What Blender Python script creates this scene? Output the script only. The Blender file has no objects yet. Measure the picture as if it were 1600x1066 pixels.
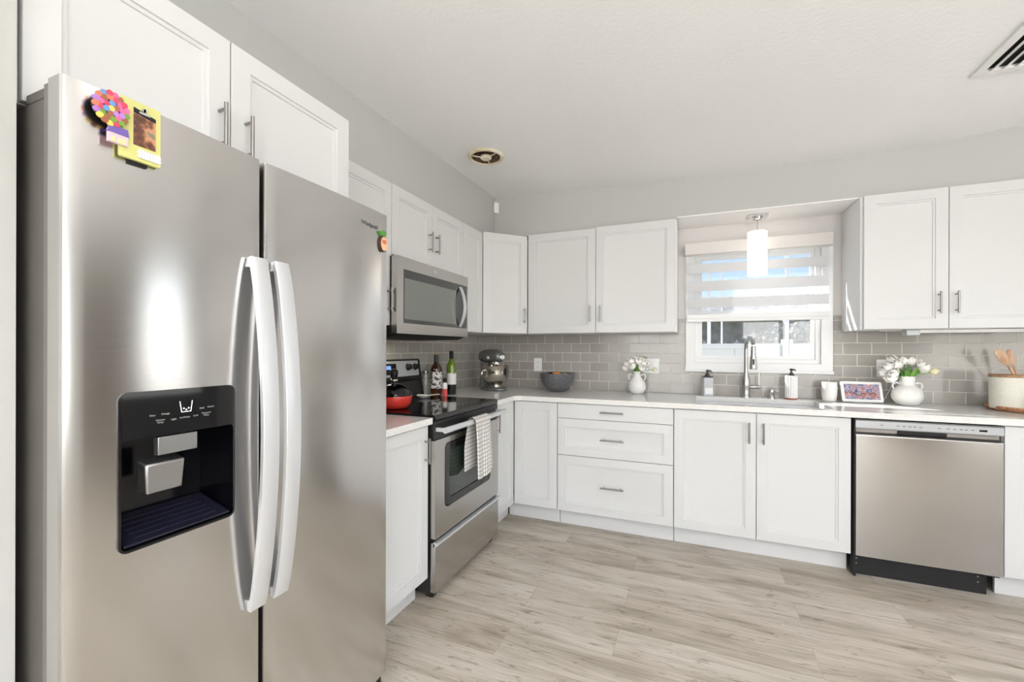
import bpy, bmesh, math, random
from mathutils import Vector, Matrix
random.seed(7)
PI = math.pi
C = bpy.context.scene.collection
S = bpy.context.scene

# ------------------------------------------------------------------ camera
FPX, HY = 671.0, 545.2
cam = bpy.data.cameras.new('camera'); camo = bpy.data.objects.new('camera', cam); C.objects.link(camo)
camo.location = (1.8211, -3.5555, 1.2568)
camo.rotation_euler = (Matrix.Rotation(math.radians(22.4951), 3, 'Z') @ Matrix.Rotation(PI/2, 3, 'X') @ Matrix.Rotation(0.0025, 3, 'Z')).to_euler()
cam.sensor_width = 36; cam.lens = 36*FPX/1600
cam.shift_y = (HY-533)/1600
cam.clip_start = .02; cam.clip_end = 200
S.camera = camo

# ------------------------------------------------------------------ world, sun, added fill lights, exposure
S.view_settings.view_transform = 'Standard'
S.view_settings.look = 'None'
S.view_settings.gamma = 1
S.view_settings.use_curve_mapping = False
S.view_settings.exposure = 0.26
w = bpy.data.worlds.new('sky'); S.world = w; w.use_nodes = True
nt = w.node_tree; bg = nt.nodes['Background']
sky = nt.nodes.new('ShaderNodeTexSky'); sky.sky_type = 'NISHITA'; sky.sun_disc = False
sky.sun_elevation = math.radians(42); sky.sun_rotation = math.radians(140); sky.air_density = 1.0; sky.dust_density = .6
tint = nt.nodes.new('ShaderNodeMix'); tint.data_type = 'RGBA'; tint.blend_type = 'MULTIPLY'; tint.inputs[0].default_value = 1; tint.inputs[7].default_value = (.84, .93, 1.06, 1)
nt.links.new(sky.outputs[0], tint.inputs[6]); nt.links.new(tint.outputs[2], bg.inputs[0]); bg.inputs[1].default_value = .17

def light(name, kind, energy, color, loc, direction, sx=1, sy=1, spread=None):
    l = bpy.data.lights.new(name, kind); l.energy = energy; l.color = color
    o = bpy.data.objects.new(name, l); C.objects.link(o); o.location = loc
    o.rotation_euler = Vector(direction).to_track_quat('-Z', 'Y').to_euler()
    if kind == 'AREA':
        l.shape = 'RECTANGLE'; l.size = sx; l.size_y = sy
        if spread: l.spread = spread
    return o
sun = light('sun', 'SUN', 9, (1, .97, .92), (0, 5, 6), (.46, -.34, -.42)); sun.data.angle = .01
# added fill: area lights standing in for daylight at unseen rear and right openings
light('added_light_rear', 'AREA', 50, (.99, .99, 1), (1.15, -6.72, 1.30), (0, 1, .62), 1.5, 1.9)
light('added_light_rear', 'AREA', 50, (.99, .99, 1), (3.55, -6.72, 1.30), (0, 1, .62), 1.5, 1.9)
light('added_light_right', 'AREA', 40, (1, .99, .98), (5.28, -3.9, 1.40), (-1, 0, .65), 2.4, 1.7)
light('added_light_right', 'AREA', 6.5, (1, .99, .98), (5.28, -.70, 1.45), (-1, 0, .35), .8, 1.5)

# ------------------------------------------------------------------ materials
def mat(name, col=(.8, .8, .8), rough=.5, metal=0, **kw):
    m = bpy.data.materials.new(name); m.use_nodes = True
    b = m.node_tree.nodes['Principled BSDF']
    b.inputs['Base Color'].default_value = (*col, 1); b.inputs['Roughness'].default_value = rough; b.inputs['Metallic'].default_value = metal
    for k, v in kw.items():
        k = k.replace('_', ' ')
        b.inputs[k].default_value = v
    # slight procedural variation on every surface
    return m
def nodes(m): return m.node_tree, m.node_tree.nodes, m.node_tree.links, m.node_tree.nodes['Principled BSDF']
def noise_bump(m, scale=80, strength=.1, dist=.002, stretch=(1, 1, 1), detail=3):
    t, n, l, b = nodes(m)
    tc = n.new('ShaderNodeTexCoord'); mp = n.new('ShaderNodeMapping'); mp.inputs['Scale'].default_value = stretch
    ns = n.new('ShaderNodeTexNoise'); ns.inputs['Scale'].default_value = scale; ns.inputs['Detail'].default_value = detail
    bp = n.new('ShaderNodeBump'); bp.inputs['Strength'].default_value = strength; bp.inputs['Distance'].default_value = dist
    l.new(tc.outputs['Object'], mp.inputs[0]); l.new(mp.outputs[0], ns.inputs['Vector']); l.new(ns.outputs[0], bp.inputs['Height']); l.new(bp.outputs[0], b.inputs['Normal'])
    return ns
def noise_color(m, c1, c2, scale=20, stretch=(1, 1, 1), lo=.35, hi=.65, detail=4):
    t, n, l, b = nodes(m)
    tc = n.new('ShaderNodeTexCoord'); mp = n.new('ShaderNodeMapping'); mp.inputs['Scale'].default_value = stretch
    ns = n.new('ShaderNodeTexNoise'); ns.inputs['Scale'].default_value = scale; ns.inputs['Detail'].default_value = detail
    cr = n.new('ShaderNodeValToRGB'); cr.color_ramp.elements[0].position = lo; cr.color_ramp.elements[1].position = hi
    cr.color_ramp.elements[0].color = (*c1, 1); cr.color_ramp.elements[1].color = (*c2, 1)
    l.new(tc.outputs['Object'], mp.inputs[0]); l.new(mp.outputs[0], ns.inputs['Vector']); l.new(ns.outputs[0], cr.inputs[0]); l.new(cr.outputs[0], b.inputs['Base Color'])
    return cr
def srgb(r, g, b):
    f = lambda c: (c/255/12.92) if c/255 <= .04045 else ((c/255+.055)/1.055)**2.4
    return (f(r), f(g), f(b))

M = {}
M['cab'] = mat('cabinet_paint', srgb(217, 217, 216), .32); noise_bump(M['cab'], 300, .02, .0005)
M['cabin'] = mat('cabinet_box', srgb(226, 226, 226), .45); noise_bump(M['cabin'], 200, .02, .0005)
M['ceil'] = mat('ceiling_paint', srgb(246, 246, 245), .85); noise_bump(M['ceil'], 60, .35, .004, detail=6)
M['wall'] = mat('grey_wall_paint', srgb(191, 191, 187), .8); noise_bump(M['wall'], 120, .08, .002)
M['white'] = mat('white_trim', srgb(238, 238, 238), .4); noise_bump(M['white'], 150, .02, .001)
M['niche'] = mat('niche_paint', srgb(222, 218, 215), .75); noise_bump(M['niche'], 120, .06, .002)
M['plastic'] = mat('white_plastic', srgb(238, 238, 236), .3)
M['black'] = mat('black_plastic', srgb(22, 22, 24), .35)
M['matblack'] = mat('matte_black', srgb(16, 16, 17), .7)
M['gloss'] = mat('gloss_black', srgb(10, 10, 12), .05, Specular_IOR_Level=.55)
M['nickel'] = mat('brushed_nickel', srgb(150, 147, 143), .3, 1)
M['chrome'] = mat('chrome', srgb(215, 215, 215), .08, 1)
M['pewter'] = mat('brushed_pewter', srgb(178, 176, 172), .22, 1)
def steel(name, col, rough, horiz=True):
    m = mat(name, col, rough, 1)
    t, n, l, b = nodes(m)
    tc = n.new('ShaderNodeTexCoord'); mp = n.new('ShaderNodeMapping'); mp.inputs['Scale'].default_value = (1.5, 1.5, 500) if horiz else (500, 500, 1.5)
    ns = n.new('ShaderNodeTexNoise'); ns.inputs['Scale'].default_value = 1.6; ns.inputs['Detail'].default_value = 3
    bp = n.new('ShaderNodeBump'); bp.inputs['Strength'].default_value = .05; bp.inputs['Distance'].default_value = .0004
    mr = n.new('ShaderNodeMapRange'); mr.inputs[3].default_value = rough-.03; mr.inputs[4].default_value = rough+.05
    l.new(tc.outputs['Object'], mp.inputs[0]); l.new(mp.outputs[0], ns.inputs['Vector']); l.new(ns.outputs[0], bp.inputs['Height']); l.new(bp.outputs[0], b.inputs['Normal'])
    l.new(ns.outputs[0], mr.inputs[0]); l.new(mr.outputs[0], b.inputs['Roughness'])
    b.inputs['Anisotropic'].default_value = .6
    tg = n.new('ShaderNodeCombineXYZ'); tg.inputs[2].default_value = 1; l.new(tg.outputs[0], b.inputs['Tangent'])
    return m
M['steel'] = steel('brushed_stainless', srgb(210, 208, 206), .18)
M['steel_dish'] = steel('brushed_stainless_dishwasher', srgb(184, 181, 178), .18)
M['steel_warm'] = steel('brushed_stainless_oven', srgb(190, 187, 183), .25)
M['steel_light'] = mat('satin_aluminium', srgb(226, 228, 231), .36, .6)
M['steel_panel'] = mat('grey_control_panel', srgb(190, 192, 193), .4, .4)
M['lever'] = mat('satin_grey_lever', srgb(168, 168, 168), .3, .9)
light('hood_light', 'AREA', 1.1, (1, .86, .68), (.13, -1.42, 1.308), (.1, 0, -1), .05, .30)
M['fridge_side'] = mat('fridge_side_paint', srgb(108, 103, 98), .42, .35); noise_bump(M['fridge_side'], 500, .25, .001)
M['fridge_edge'] = mat('fridge_door_edge', srgb(142, 136, 132), .35, .7)
M['quartz'] = mat('white_quartz', srgb(226, 224, 219), .14)
def quartz(m):
    t, n, l, b = nodes(m)
    tc = n.new('ShaderNodeTexCoord'); v = n.new('ShaderNodeTexVoronoi'); v.inputs['Scale'].default_value = 260
    cr = n.new('ShaderNodeValToRGB'); e = cr.color_ramp.elements; e[0].position = .05; e[0].color = (*srgb(188, 184, 177), 1); e[1].position = .26; e[1].color = (*srgb(234, 233, 230), 1)
    n2 = n.new('ShaderNodeTexNoise'); n2.inputs['Scale'].default_value = 60; n2.inputs['Detail'].default_value = 5
    c2 = n.new('ShaderNodeValToRGB'); e = c2.color_ramp.elements; e[0].position = .3; e[0].color = (.93, .92, .91, 1); e[1].position = .6; e[1].color = (1, 1, 1, 1)
    mx = n.new('ShaderNodeMix'); mx.data_type = 'RGBA'; mx.blend_type = 'MULTIPLY'; mx.inputs[0].default_value = 1
    l.new(tc.outputs['Object'], v.inputs['Vector']); l.new(tc.outputs['Object'], n2.inputs['Vector'])
    l.new(v.outputs['Distance'], cr.inputs[0]); l.new(n2.outputs[0], c2.inputs[0]); l.new(cr.outputs[0], mx.inputs[6]); l.new(c2.outputs[0], mx.inputs[7]); l.new(mx.outputs[2], b.inputs['Base Color'])
quartz(M['quartz'])

def tile_mat(name, axis, phase):
    m = mat(name, (.5, .5, .5), .12)
    t, n, l, b = nodes(m)
    tc = n.new('ShaderNodeTexCoord'); sp = n.new('ShaderNodeSeparateXYZ'); cb = n.new('ShaderNodeCombineXYZ')
    l.new(tc.outputs['Object'], sp.inputs[0]); l.new(sp.outputs[axis], cb.inputs[0]); l.new(sp.outputs['Z'], cb.inputs[1])
    mp = n.new('ShaderNodeMapping'); mp.inputs['Location'].default_value = (phase, -.9145, 0); l.new(cb.outputs[0], mp.inputs[0])
    def brick(c1, c2, cm, mort, smooth):
        br = n.new('ShaderNodeTexBrick'); br.offset = .5; br.inputs['Scale'].default_value = 1
        br.inputs['Brick Width'].default_value = .157; br.inputs['Row Height'].default_value = .0775
        br.inputs['Mortar Size'].default_value = mort; br.inputs['Mortar Smooth'].default_value = smooth
        br.inputs['Color1'].default_value = (*c1, 1); br.inputs['Color2'].default_value = (*c2, 1); br.inputs['Mortar'].default_value = (*cm, 1)
        l.new(mp.outputs[0], br.inputs['Vector']); return br
    br = brick(srgb(160, 155, 148), srgb(171, 167, 161), srgb(220, 216, 208), .0020, .1)
    b2 = brick((1, 1, 1), (1, 1, 1), (0, 0, 0), .004, 1.)
    bp = n.new('ShaderNodeBump'); bp.inputs['Strength'].default_value = .5; bp.inputs['Distance'].default_value = .0012
    l.new(b2.outputs[0], bp.inputs['Height'])
    n2 = n.new('ShaderNodeTexNoise'); n2.inputs['Scale'].default_value = 9; n2.inputs['Detail'].default_value = 1; l.new(tc.outputs['Object'], n2.inputs['Vector'])
    b3 = n.new('ShaderNodeBump'); b3.inputs['Strength'].default_value = .22; b3.inputs['Distance'].default_value = .004
    l.new(n2.outputs[0], b3.inputs['Height']); l.new(bp.outputs[0], b3.inputs['Normal']); l.new(b3.outputs[0], b.inputs['Normal'])
    l.new(br.outputs[0], b.inputs['Base Color'])
    mr = n.new('ShaderNodeMapRange'); mr.inputs[3].default_value = .14; mr.inputs[4].default_value = .7
    l.new(br.outputs['Fac'], mr.inputs[0]); l.new(mr.outputs[0], b.inputs['Roughness'])
    return m
M['tile_back'] = tile_mat('taupe_subway_tile_back', 'X', -1.288+.157*20)
M['tile_left'] = tile_mat('taupe_subway_tile_left', 'Y', .05+.157*40)

def floor_mat():
    m = mat('grey_oak_planks', (.5, .5, .5), .42)
    t, n, l, b = nodes(m)
    tc = n.new('ShaderNodeTexCoord')
    mp = n.new('ShaderNodeMapping'); mp.inputs['Location'].default_value = (3.35, 7.05, 0); l.new(tc.outputs['Object'], mp.inputs[0])
    br = n.new('ShaderNodeTexBrick'); br.offset = .37; br.offset_frequency = 2; br.squash = 1
    for k, v in (('Scale', 1), ('Brick Width', 1.22), ('Row Height', .182), ('Mortar Size', .0011), ('Mortar Smooth', .2), ('Bias', 0)): br.inputs[k].default_value = v
    br.inputs['Color1'].default_value = (0, 0, 0, 1); br.inputs['Color2'].default_value = (1, 1, 1, 1); br.inputs['Mortar'].default_value = (.5, .5, .5, 1)
    l.new(mp.outputs[0], br.inputs['Vector'])
    off = n.new('ShaderNodeVectorMath'); off.operation = 'MULTIPLY'; off.inputs[1].default_value = (17, 9, 23); l.new(br.outputs[0], off.inputs[0])
    ad = n.new('ShaderNodeVectorMath'); ad.operation = 'ADD'; l.new(tc.outputs['Object'], ad.inputs[0]); l.new(off.outputs[0], ad.inputs[1])
    def nz(stretch, scale, detail, dist=0):
        mq = n.new('ShaderNodeMapping'); mq.inputs['Scale'].default_value = stretch; l.new(ad.outputs[0], mq.inputs[0])
        q = n.new('ShaderNodeTexNoise'); q.inputs['Scale'].default_value = scale; q.inputs['Detail'].default_value = detail; q.inputs['Distortion'].default_value = dist; q.inputs['Roughness'].default_value = .6
        l.new(mq.outputs[0], q.inputs['Vector']); return q
    def ramp(src, pts):
        r = n.new('ShaderNodeValToRGB'); e = r.color_ramp.elements
        while len(e) < len(pts): e.new(.5)
        for i, (p, c) in enumerate(pts): e[i].position = p; e[i].color = (*c, 1)
        l.new(src, r.inputs[0]); return r
    def mul(a, c, f=1):
        x = n.new('ShaderNodeMix'); x.data_type = 'RGBA'; x.blend_type = 'MULTIPLY'; x.inputs[0].default_value = f
        l.new(a, x.inputs[6]); l.new(c, x.inputs[7]); return x.outputs[2]
    tone = ramp(br.outputs[0], [(0, srgb(186, 177, 164)), (.5, srgb(193, 185, 173)), (1, srgb(202, 195, 184))])
    broad = ramp(nz((.9, 5, 1), 1.6, 3, .6).outputs[0], [(.34, (.66, .625, .58)), (.46, (.90, .88, .855)), (.60, (1.09, 1.09, 1.10))])
    grain = ramp(nz((2.2, 60, 1), 2.2, 5, .3).outputs[0], [(.32, (.70, .68, .655)), (.55, (1, 1, 1))])
    fine = ramp(nz((6, 260, 1), 1.2, 4).outputs[0], [(.2, (.85, .84, .83)), (.55, (1, 1, 1))])
    crack = ramp(nz((.8, 16, 1), 1.6, 5, 1.0).outputs[0], [(.0, (1, 1, 1)), (.375, (1, 1, 1)), (.386, (.26, .22, .19)), (.397, (1, 1, 1)), (1, (1, 1, 1))])
    knots = ramp(nz((9, 30, 1), .9, 5, 1.4).outputs[0], [(.33, (.55, .5, .45)), (.41, (1, 1, 1))])
    c = mul(tone.outputs[0], broad.outputs[0]); c = mul(c, grain.outputs[0], .8); c = mul(c, fine.outputs[0], .8); c = mul(c, crack.outputs[0], .75); c = mul(c, knots.outputs[0], .8)
    mo = ramp(br.outputs['Fac'], [(0, (1, 1, 1)), (1, (.72, .68, .64))]); c = mul(c, mo.outputs[0])
    l.new(c, b.inputs['Base Color'])
    bp = n.new('ShaderNodeBump'); bp.inputs['Strength'].default_value = .12; bp.inputs['Distance'].default_value = .002
    l.new(grain.outputs[0], bp.inputs['Height']); l.new(bp.outputs[0], b.inputs['Normal'])
    return m
M['floor'] = floor_mat()

# ------------------------------------------------------------------ mesh builder
class MB:
    def __init__(s): s.v = []; s.f = []
    def add(s, vs, fs):
        o = len(s.v); s.v += [tuple(p) for p in vs]; s.f += [tuple(i+o for i in f) for f in fs]; return s
    def box(s, x0, x1, y0, y1, z0, z1):
        vs = [(x, y, z) for z in (z0, z1) for y in (y0, y1) for x in (x0, x1)]
        return s.add(vs, [(0, 2, 3, 1), (4, 5, 7, 6), (0, 1, 5, 4), (2, 6, 7, 3), (0, 4, 6, 2), (1, 3, 7, 5)])
    def prism(s, poly, z0, z1, axis='z'):
        n = len(poly)
        def P(a, b, h):
            return (a, b, h) if axis == 'z' else ((a, h, b) if axis == 'y' else (h, a, b))
        vs = [P(a, b, z0) for a, b in poly]+[P(a, b, z1) for a, b in poly]
        fs = [tuple(range(n))[::-1], tuple(range(n, 2*n))]+[(i, (i+1) % n, (i+1) % n+n, i+n) for i in range(n)]
        return s.add(vs, fs)
    def rings(s, rings, cap0=True, cap1=True, closed=True):
        n = len(rings[0]); vs = [p for r in rings for p in r]; fs = []
        for k in range(len(rings)-1):
            for i in range(n if closed else n-1):
                j = (i+1) % n; fs.append((k*n+i, k*n+j, (k+1)*n+j, (k+1)*n+i))
        if cap0: fs.append(tuple(range(n))[::-1])
        if cap1: fs.append(tuple((len(rings)-1)*n+i for i in range(n)))
        return s.add(vs, fs)
    def lathe(s, prof, c=(0, 0, 0), n=32, axis='z', sx=1, sy=1, caps=True):
        R = []
        for r, z in prof:
            ring = []
            for i in range(n):
                a = 2*PI*i/n; x, y = r*math.cos(a)*sx, r*math.sin(a)*sy
                p = (x, y, z) if axis == 'z' else ((x, z, -y) if axis == 'y' else (z, x, y))
                ring.append((p[0]+c[0], p[1]+c[1], p[2]+c[2]))
            R.append(ring)
        return s.rings(R, caps, caps)
    def cyl(s, c, r, h, axis='z', n=24): return s.lathe([(r, 0), (r, h)], c, n, axis)
    def tube(s, pts, r, n=10, caps=True, flat=None, up=(0, 0, 1)):
        pts = [Vector(p) for p in pts]; R = []; rr = r if isinstance(r, (list, tuple)) else [r]*len(pts)
        u = None
        for i, p in enumerate(pts):
            t = (pts[min(i+1, len(pts)-1)]-pts[max(i-1, 0)]).normalized()
            if u is None:
                u = Vector(up); 
                if abs(u.dot(t)) > .95: u = Vector((1, 0, 0))
            u = (u-t*u.dot(t)).normalized(); q = t.cross(u)
            fa, fb = (1, 1) if flat is None else flat
            R.append([tuple(p+u*(math.cos(2*PI*k/n)*rr[i]*fa)+q*(math.sin(2*PI*k/n)*rr[i]*fb)) for k in range(n)])
        return s.rings(R, caps, caps)
    def strap(s, pts, w, t, side=(1, 0, 0)):
        """flat bar of rectangular section along pts; side = width direction"""
        pts = [Vector(p) for p in pts]; sd = Vector(side); R = []
        for i, p in enumerate(pts):
            tg = (pts[min(i+1, len(pts)-1)]-pts[max(i-1, 0)]).normalized(); nn = tg.cross(sd).normalized()
            a, b = sd*w/2, nn*t/2; e = .18
            R.append([tuple(p+a*x+b*y) for x, y in ((-1, -1+e), (-1+e*.6, -1), (1-e*.6, -1), (1, -1+e), (1, 1-e), (1-e*.6, 1), (-1+e*.6, 1), (-1, 1-e))])
        return s.rings(R)
    def sphere(s, c, r, n=16, m=10, sc=(1, 1, 1)):
        R = []
        for k in range(1, m):
            a = PI*k/m; R.append([(c[0]+r*math.sin(a)*math.cos(2*PI*i/n)*sc[0], c[1]+r*math.sin(a)*math.sin(2*PI*i/n)*sc[1], c[2]-r*math.cos(a)*sc[2]) for i in range(n)])
        o = len(s.v); s.rings(R, False, False)
        s.v += [(c[0], c[1], c[2]-r*sc[2]), (c[0], c[1], c[2]+r*sc[2])]; a0, a1 = len(s.v)-2, len(s.v)-1
        for i in range(n):
            j = (i+1) % n; s.f.append((a0, o+j, o+i)); s.f.append((a1, o+(m-2)*n+i, o+(m-2)*n+j))
        return s
    def xf(s, mtx):
        s.v = [tuple(mtx @ Vector(p)) for p in s.v]; return s
    def mesh(s, name, smooth=None):
        me = bpy.data.meshes.new(name); me.from_pydata(s.v, [], s.f)
        bm = bmesh.new(); bm.from_mesh(me); bmesh.ops.recalc_face_normals(bm, faces=bm.faces); bm.to_mesh(me); bm.free()
        if smooth:
            me.polygons.foreach_set('use_smooth', [True]*len(me.polygons)); me.set_sharp_from_angle(angle=math.radians(smooth))
        me.update(); return me
    def build(s, name, m, parent=None, smooth=35, bevel=0, label=None):
        me = s.mesh(name, smooth); o = bpy.data.objects.new(name, me); C.objects.link(o)
        me.materials.append(M[m] if isinstance(m, str) else m)
        if parent: o.parent = parent
        if label: o['label'] = label
        if bevel:
            md = o.modifiers.new('bevel', 'BEVEL'); md.width = bevel; md.segments = 2; md.limit_method = 'ANGLE'; md.angle_limit = math.radians(40)
        return o
def rrect(x0, x1, z0, z1, r, n=6):
    pts = []
    for cx, cz, a0 in ((x1-r, z1-r, 0), (x0+r, z1-r, PI/2), (x0+r, z0+r, PI), (x1-r, z0+r, 1.5*PI)):
        for k in range(n+1):
            a = a0+PI/2*k/n; pts.append((cx+r*math.cos(a), cz+r*math.sin(a)))
    return pts
def ring_prism(mb, outer, inner, y0, y1):
    """frame with a hole, in the XZ plane, between y0 and y1 (outer/inner same count)"""
    n = len(outer)
    vs = [(a, y0, b) for a, b in outer]+[(a, y0, b) for a, b in inner]+[(a, y1, b) for a, b in outer]+[(a, y1, b) for a, b in inner]
    fs = []
    for i in range(n):
        j = (i+1) % n
        fs += [(i, j, n+j, n+i), (2*n+i, 3*n+i, 3*n+j, 2*n+j), (i, 2*n+i, 2*n+j, j), (n+i, n+j, 3*n+j, 3*n+i)]
    return mb.add(vs, fs)
def thing(name, label, cat, loc=(0, 0, 0), rz=0, group=None):
    o = bpy.data.objects.new(name, None); C.objects.link(o); o.location = loc; o.rotation_euler = (0, 0, rz); o.empty_display_size = .05
    return tag(o, label, cat, group)
def tag(o, label, cat, group=None):
    o['label'] = label; o['category'] = cat
    if group: o['group'] = group
    return o
def struct(name, mb, m, parent=None, smooth=35, bevel=0):
    o = mb.build(name, m, parent, smooth, bevel)
    if parent is None: o['kind'] = 'structure'
    return o
def text_part(s, size, m, parent, mtx, name='lettering', depth=.0003, bold=False):
    cu = bpy.data.curves.new('t', 'FONT'); cu.body = s; cu.size = size; cu.extrude = depth; cu.align_x = 'CENTER'; cu.align_y = 'CENTER'
    if bold: cu.offset = size*.012
    t = bpy.data.objects.new('t', cu); C.objects.link(t); bpy.context.view_layer.update()
    me = bpy.data.meshes.new_from_object(t.evaluated_get(bpy.context.evaluated_depsgraph_get())); me.name = name
    bpy.data.objects.remove(t); me.transform(mtx)
    me.materials.clear(); me.materials.append(M[m] if isinstance(m, str) else m)
    o = bpy.data.objects.new(name, me); C.objects.link(o); o.parent = parent; return o
def face_mtx(x, y, z): return Matrix.Translation((x, y, z)) @ Matrix.Rotation(PI/2, 4, 'X')   # text upright on a face looking towards -y

# ------------------------------------------------------------------ room shell
CZ = 2.47
def ceil_z(x, y):
    def lerp(t, P):
        if t <= P[0][0]: return P[0][1]
        for (a, va), (b, vb) in zip(P, P[1:]):
            if t <= b: s = (t-a)/(b-a); s = s*s*(3-2*s); return va+(vb-va)*s
        return P[-1][1]
    fb = lerp(x, [(.3, 2.510), (1.0, 2.474), (1.7, 2.447), (2.64, 2.447), (3.1, 2.460), (3.5, 2.485), (4.2, 2.50)])
    wgt = math.exp(-((y+.32)/1.1)**2) if y < -.32 else 1
    return CZ+(fb-CZ)*wgt
mb = MB(); nx, ny = 44, 56
X0, X1, Y0, Y1 = -.1, 5.3, -6.8, .1
gv = [(X0+(X1-X0)*i/nx, Y0+(Y1-Y0)*j/ny) for j in range(ny+1) for i in range(nx+1)]
vs = [(x, y, ceil_z(x, y)) for x, y in gv]+[(x, y, 2.72) for x, y in gv]
N = (nx+1)*(ny+1); fs = []
for j in range(ny):
    for i in range(nx):
        a = j*(nx+1)+i; fs += [(a, a+nx+1, a+nx+2, a+1), (N+a, N+a+1, N+a+nx+2, N+a+nx+1)]
mb.add(vs, fs); struct('ceiling', mb, 'ceil', smooth=60)
struct('floor', MB().box(-.1, 5.3, -6.8, .1, -.1, 0), 'floor')
struct('wall_left', MB().box(-.12, 0, -6.8, .12, 0, 2.6), 'wall')
# back wall with the window opening
WX0, WX1, WZ0, WZ1 = 1.855, 2.660, 1.155, 2.00
mb = MB(); mb.box(-.12, WX0, 0, .14, 0, 2.6); mb.box(WX1, 5.4, 0, .14, 0, 2.6); mb.box(WX0, WX1, 0, .14, 0, WZ0); mb.box(WX0, WX1, 0, .14, WZ1, 2.6)
struct('wall_back', mb, 'niche')
# unseen rear and right walls, each with two window openings added for light
mb = MB()
for a, b, c, d in ((-.1, .4, 0, 2.6), (1.9, 2.8, 0, 2.6), (4.3, 5.4, 0, 2.6)): mb.box(a, b, -6.7, -6.6, c, d)
for a, b in ((.4, 1.9), (2.8, 4.3)): mb.box(a, b, -6.7, -6.6, 0, .35); mb.box(a, b, -6.7, -6.6, 2.25, 2.6)
struct('wall_rear', mb, 'wall')
mb = MB()
for a, b in ((-6.7, -5.1), (-2.7, -1.1), (-.3, .12)): mb.box(5.2, 5.27, a, b, 0, 2.6)
for a, b, zz in ((-5.1, -2.7, .55), (-1.1, -.3, .7)): mb.box(5.2, 5.27, a, b, 0, zz); mb.box(5.2, 5.27, a, b, zz+1.7 if zz < .6 else 2.1, 2.6)
struct('wall_right', mb, 'wall')
def win_frame(name, boxes):  # unseen window frames, added to give fill light and reflections a source
    m = MB()
    for b in boxes: m.box(*b)
    struct(name, m, 'white')
win_frame('added_window_2', [(.4, .46, -6.68, -6.6, .35, 2.25), (1.84, 1.9, -6.68, -6.6, .35, 2.25), (1.12, 1.18, -6.68, -6.6, .35, 2.25), (.4, 1.9, -6.68, -6.6, .35, .41), (.4, 1.9, -6.68, -6.6, 2.19, 2.25)])
win_frame('added_window_3', [(2.8, 2.86, -6.68, -6.6, .35, 2.25), (4.24, 4.3, -6.68, -6.6, .35, 2.25), (3.52, 3.58, -6.68, -6.6, .35, 2.25), (2.8, 4.3, -6.68, -6.6, .35, .41), (2.8, 4.3, -6.68, -6.6, 2.19, 2.25)])
win_frame('added_window_4', [(5.2, 5.26, -5.1, -5.04, .55, 2.25), (5.2, 5.26, -2.76, -2.7, .55, 2.25), (5.2, 5.26, -3.93, -3.87, .55, 2.25), (5.2, 5.26, -5.1, -2.7, .55, .61), (5.2, 5.26, -5.1, -2.7, 2.19, 2.25)])
win_frame('added_window_5', [(5.2, 5.26, -1.1, -1.04, .7, 2.1), (5.2, 5.26, -.36, -.3, .7, 2.1), (5.2, 5.26, -1.04, -.36, .7, .76), (5.2, 5.26, -1.04, -.36, 2.04, 2.1)])
# stub wall beside the refrigerator
struct('wall_stub', MB().box(0, .655, -3.30, -3.168, 0, 2.6), 'wall')
# soffits above the wall cabinets
struct('wall_soffit_left', MB().box(0, .323, -3.168, -.3185, 2.133, 2.6), 'wall')
mb = MB(); mb.box(.323, 1.215, -.3185, 0, 2.163, 2.6); mb.box(1.215, 1.737, -.3185, 0, 2.172, 2.6); mb.box(1.737, 2.772, -.3185, 0, 2.188, 2.6); mb.box(2.772, 5.2, -.3185, 0, 2.184, 2.6)
struct('wall_soffit_back', mb, 'wall')
# white painted board that closes the niche above the window
struct('trim_1', MB().box(1.7375, 2.7715, -.321, -.001, 2.181, 2.1875), mat('bright_white_board', srgb(250, 249, 248), .6))

# ------------------------------------------------------------------ window over the sink
wroot = bpy.data.objects.new('window_1', None); C.objects.link(wroot); wroot['kind'] = 'structure'
mb = MB()   # flat casing
for b in ((1.792, WX0, 1.105, 2.05), (WX1, 2.722, 1.105, 2.05), (WX0, WX1, 1.105, WZ0), (WX0, WX1, WZ1, 2.05)): mb.box(b[0], b[1], -.018, 0, b[2], b[3])
mb.build('casing', 'white', wroot)
MB().box(1.786, 2.727, -.026, 0, 1.088, 1.106).build('sill_trim', 'white', wroot, bevel=.002)
mb = MB()
rc = lambda a, b, c, d: [(a, c), (b, c), (b, d), (a, d)]
ring_prism(mb, rc(WX0, WX1, WZ0, WZ1), rc(WX0+.03, WX1-.03, WZ0+.03, WZ1-.03), .02, .12)
mb.build('jamb_frame', 'white', wroot, bevel=.002)
mb = MB(); sx0, sx1 = WX0+.03, WX1-.03
for z0, z1, y0 in ((WZ0+.03, 1.545, .03), (1.515, WZ1-.03, .065)):
    ring_prism(mb, rc(sx0, sx1, z0, z1), rc(sx0+.022, sx1-.022, z0+.022, z1-.030), y0, y0+.03)
mb.build('sash', 'white', wroot, bevel=.002)
glass = mat('window_glass', (1, 1, 1), 0, Transmission_Weight=1.0, IOR=1.01)
t, n, l, b = nodes(glass)
tr = n.new('ShaderNodeBsdfTransparent'); gl = n.new('ShaderNodeBsdfGlossy'); gl.inputs['Roughness'].default_value = .02; mx = n.new('ShaderNodeMixShader'); mx.inputs[0].default_value = .04
l.new(tr.outputs[0], mx.inputs[1]); l.new(gl.outputs[0], mx.inputs[2]); l.new(mx.outputs[0], n['Material Output'].inputs[0])
MB().box(sx0+.015, sx1-.015, .043, .047, WZ0+.045, 1.53).add([], []).box(sx0+.015, sx1-.015, .078, .082, 1.53, WZ1-.045).build('pane', glass, wroot)

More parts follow.
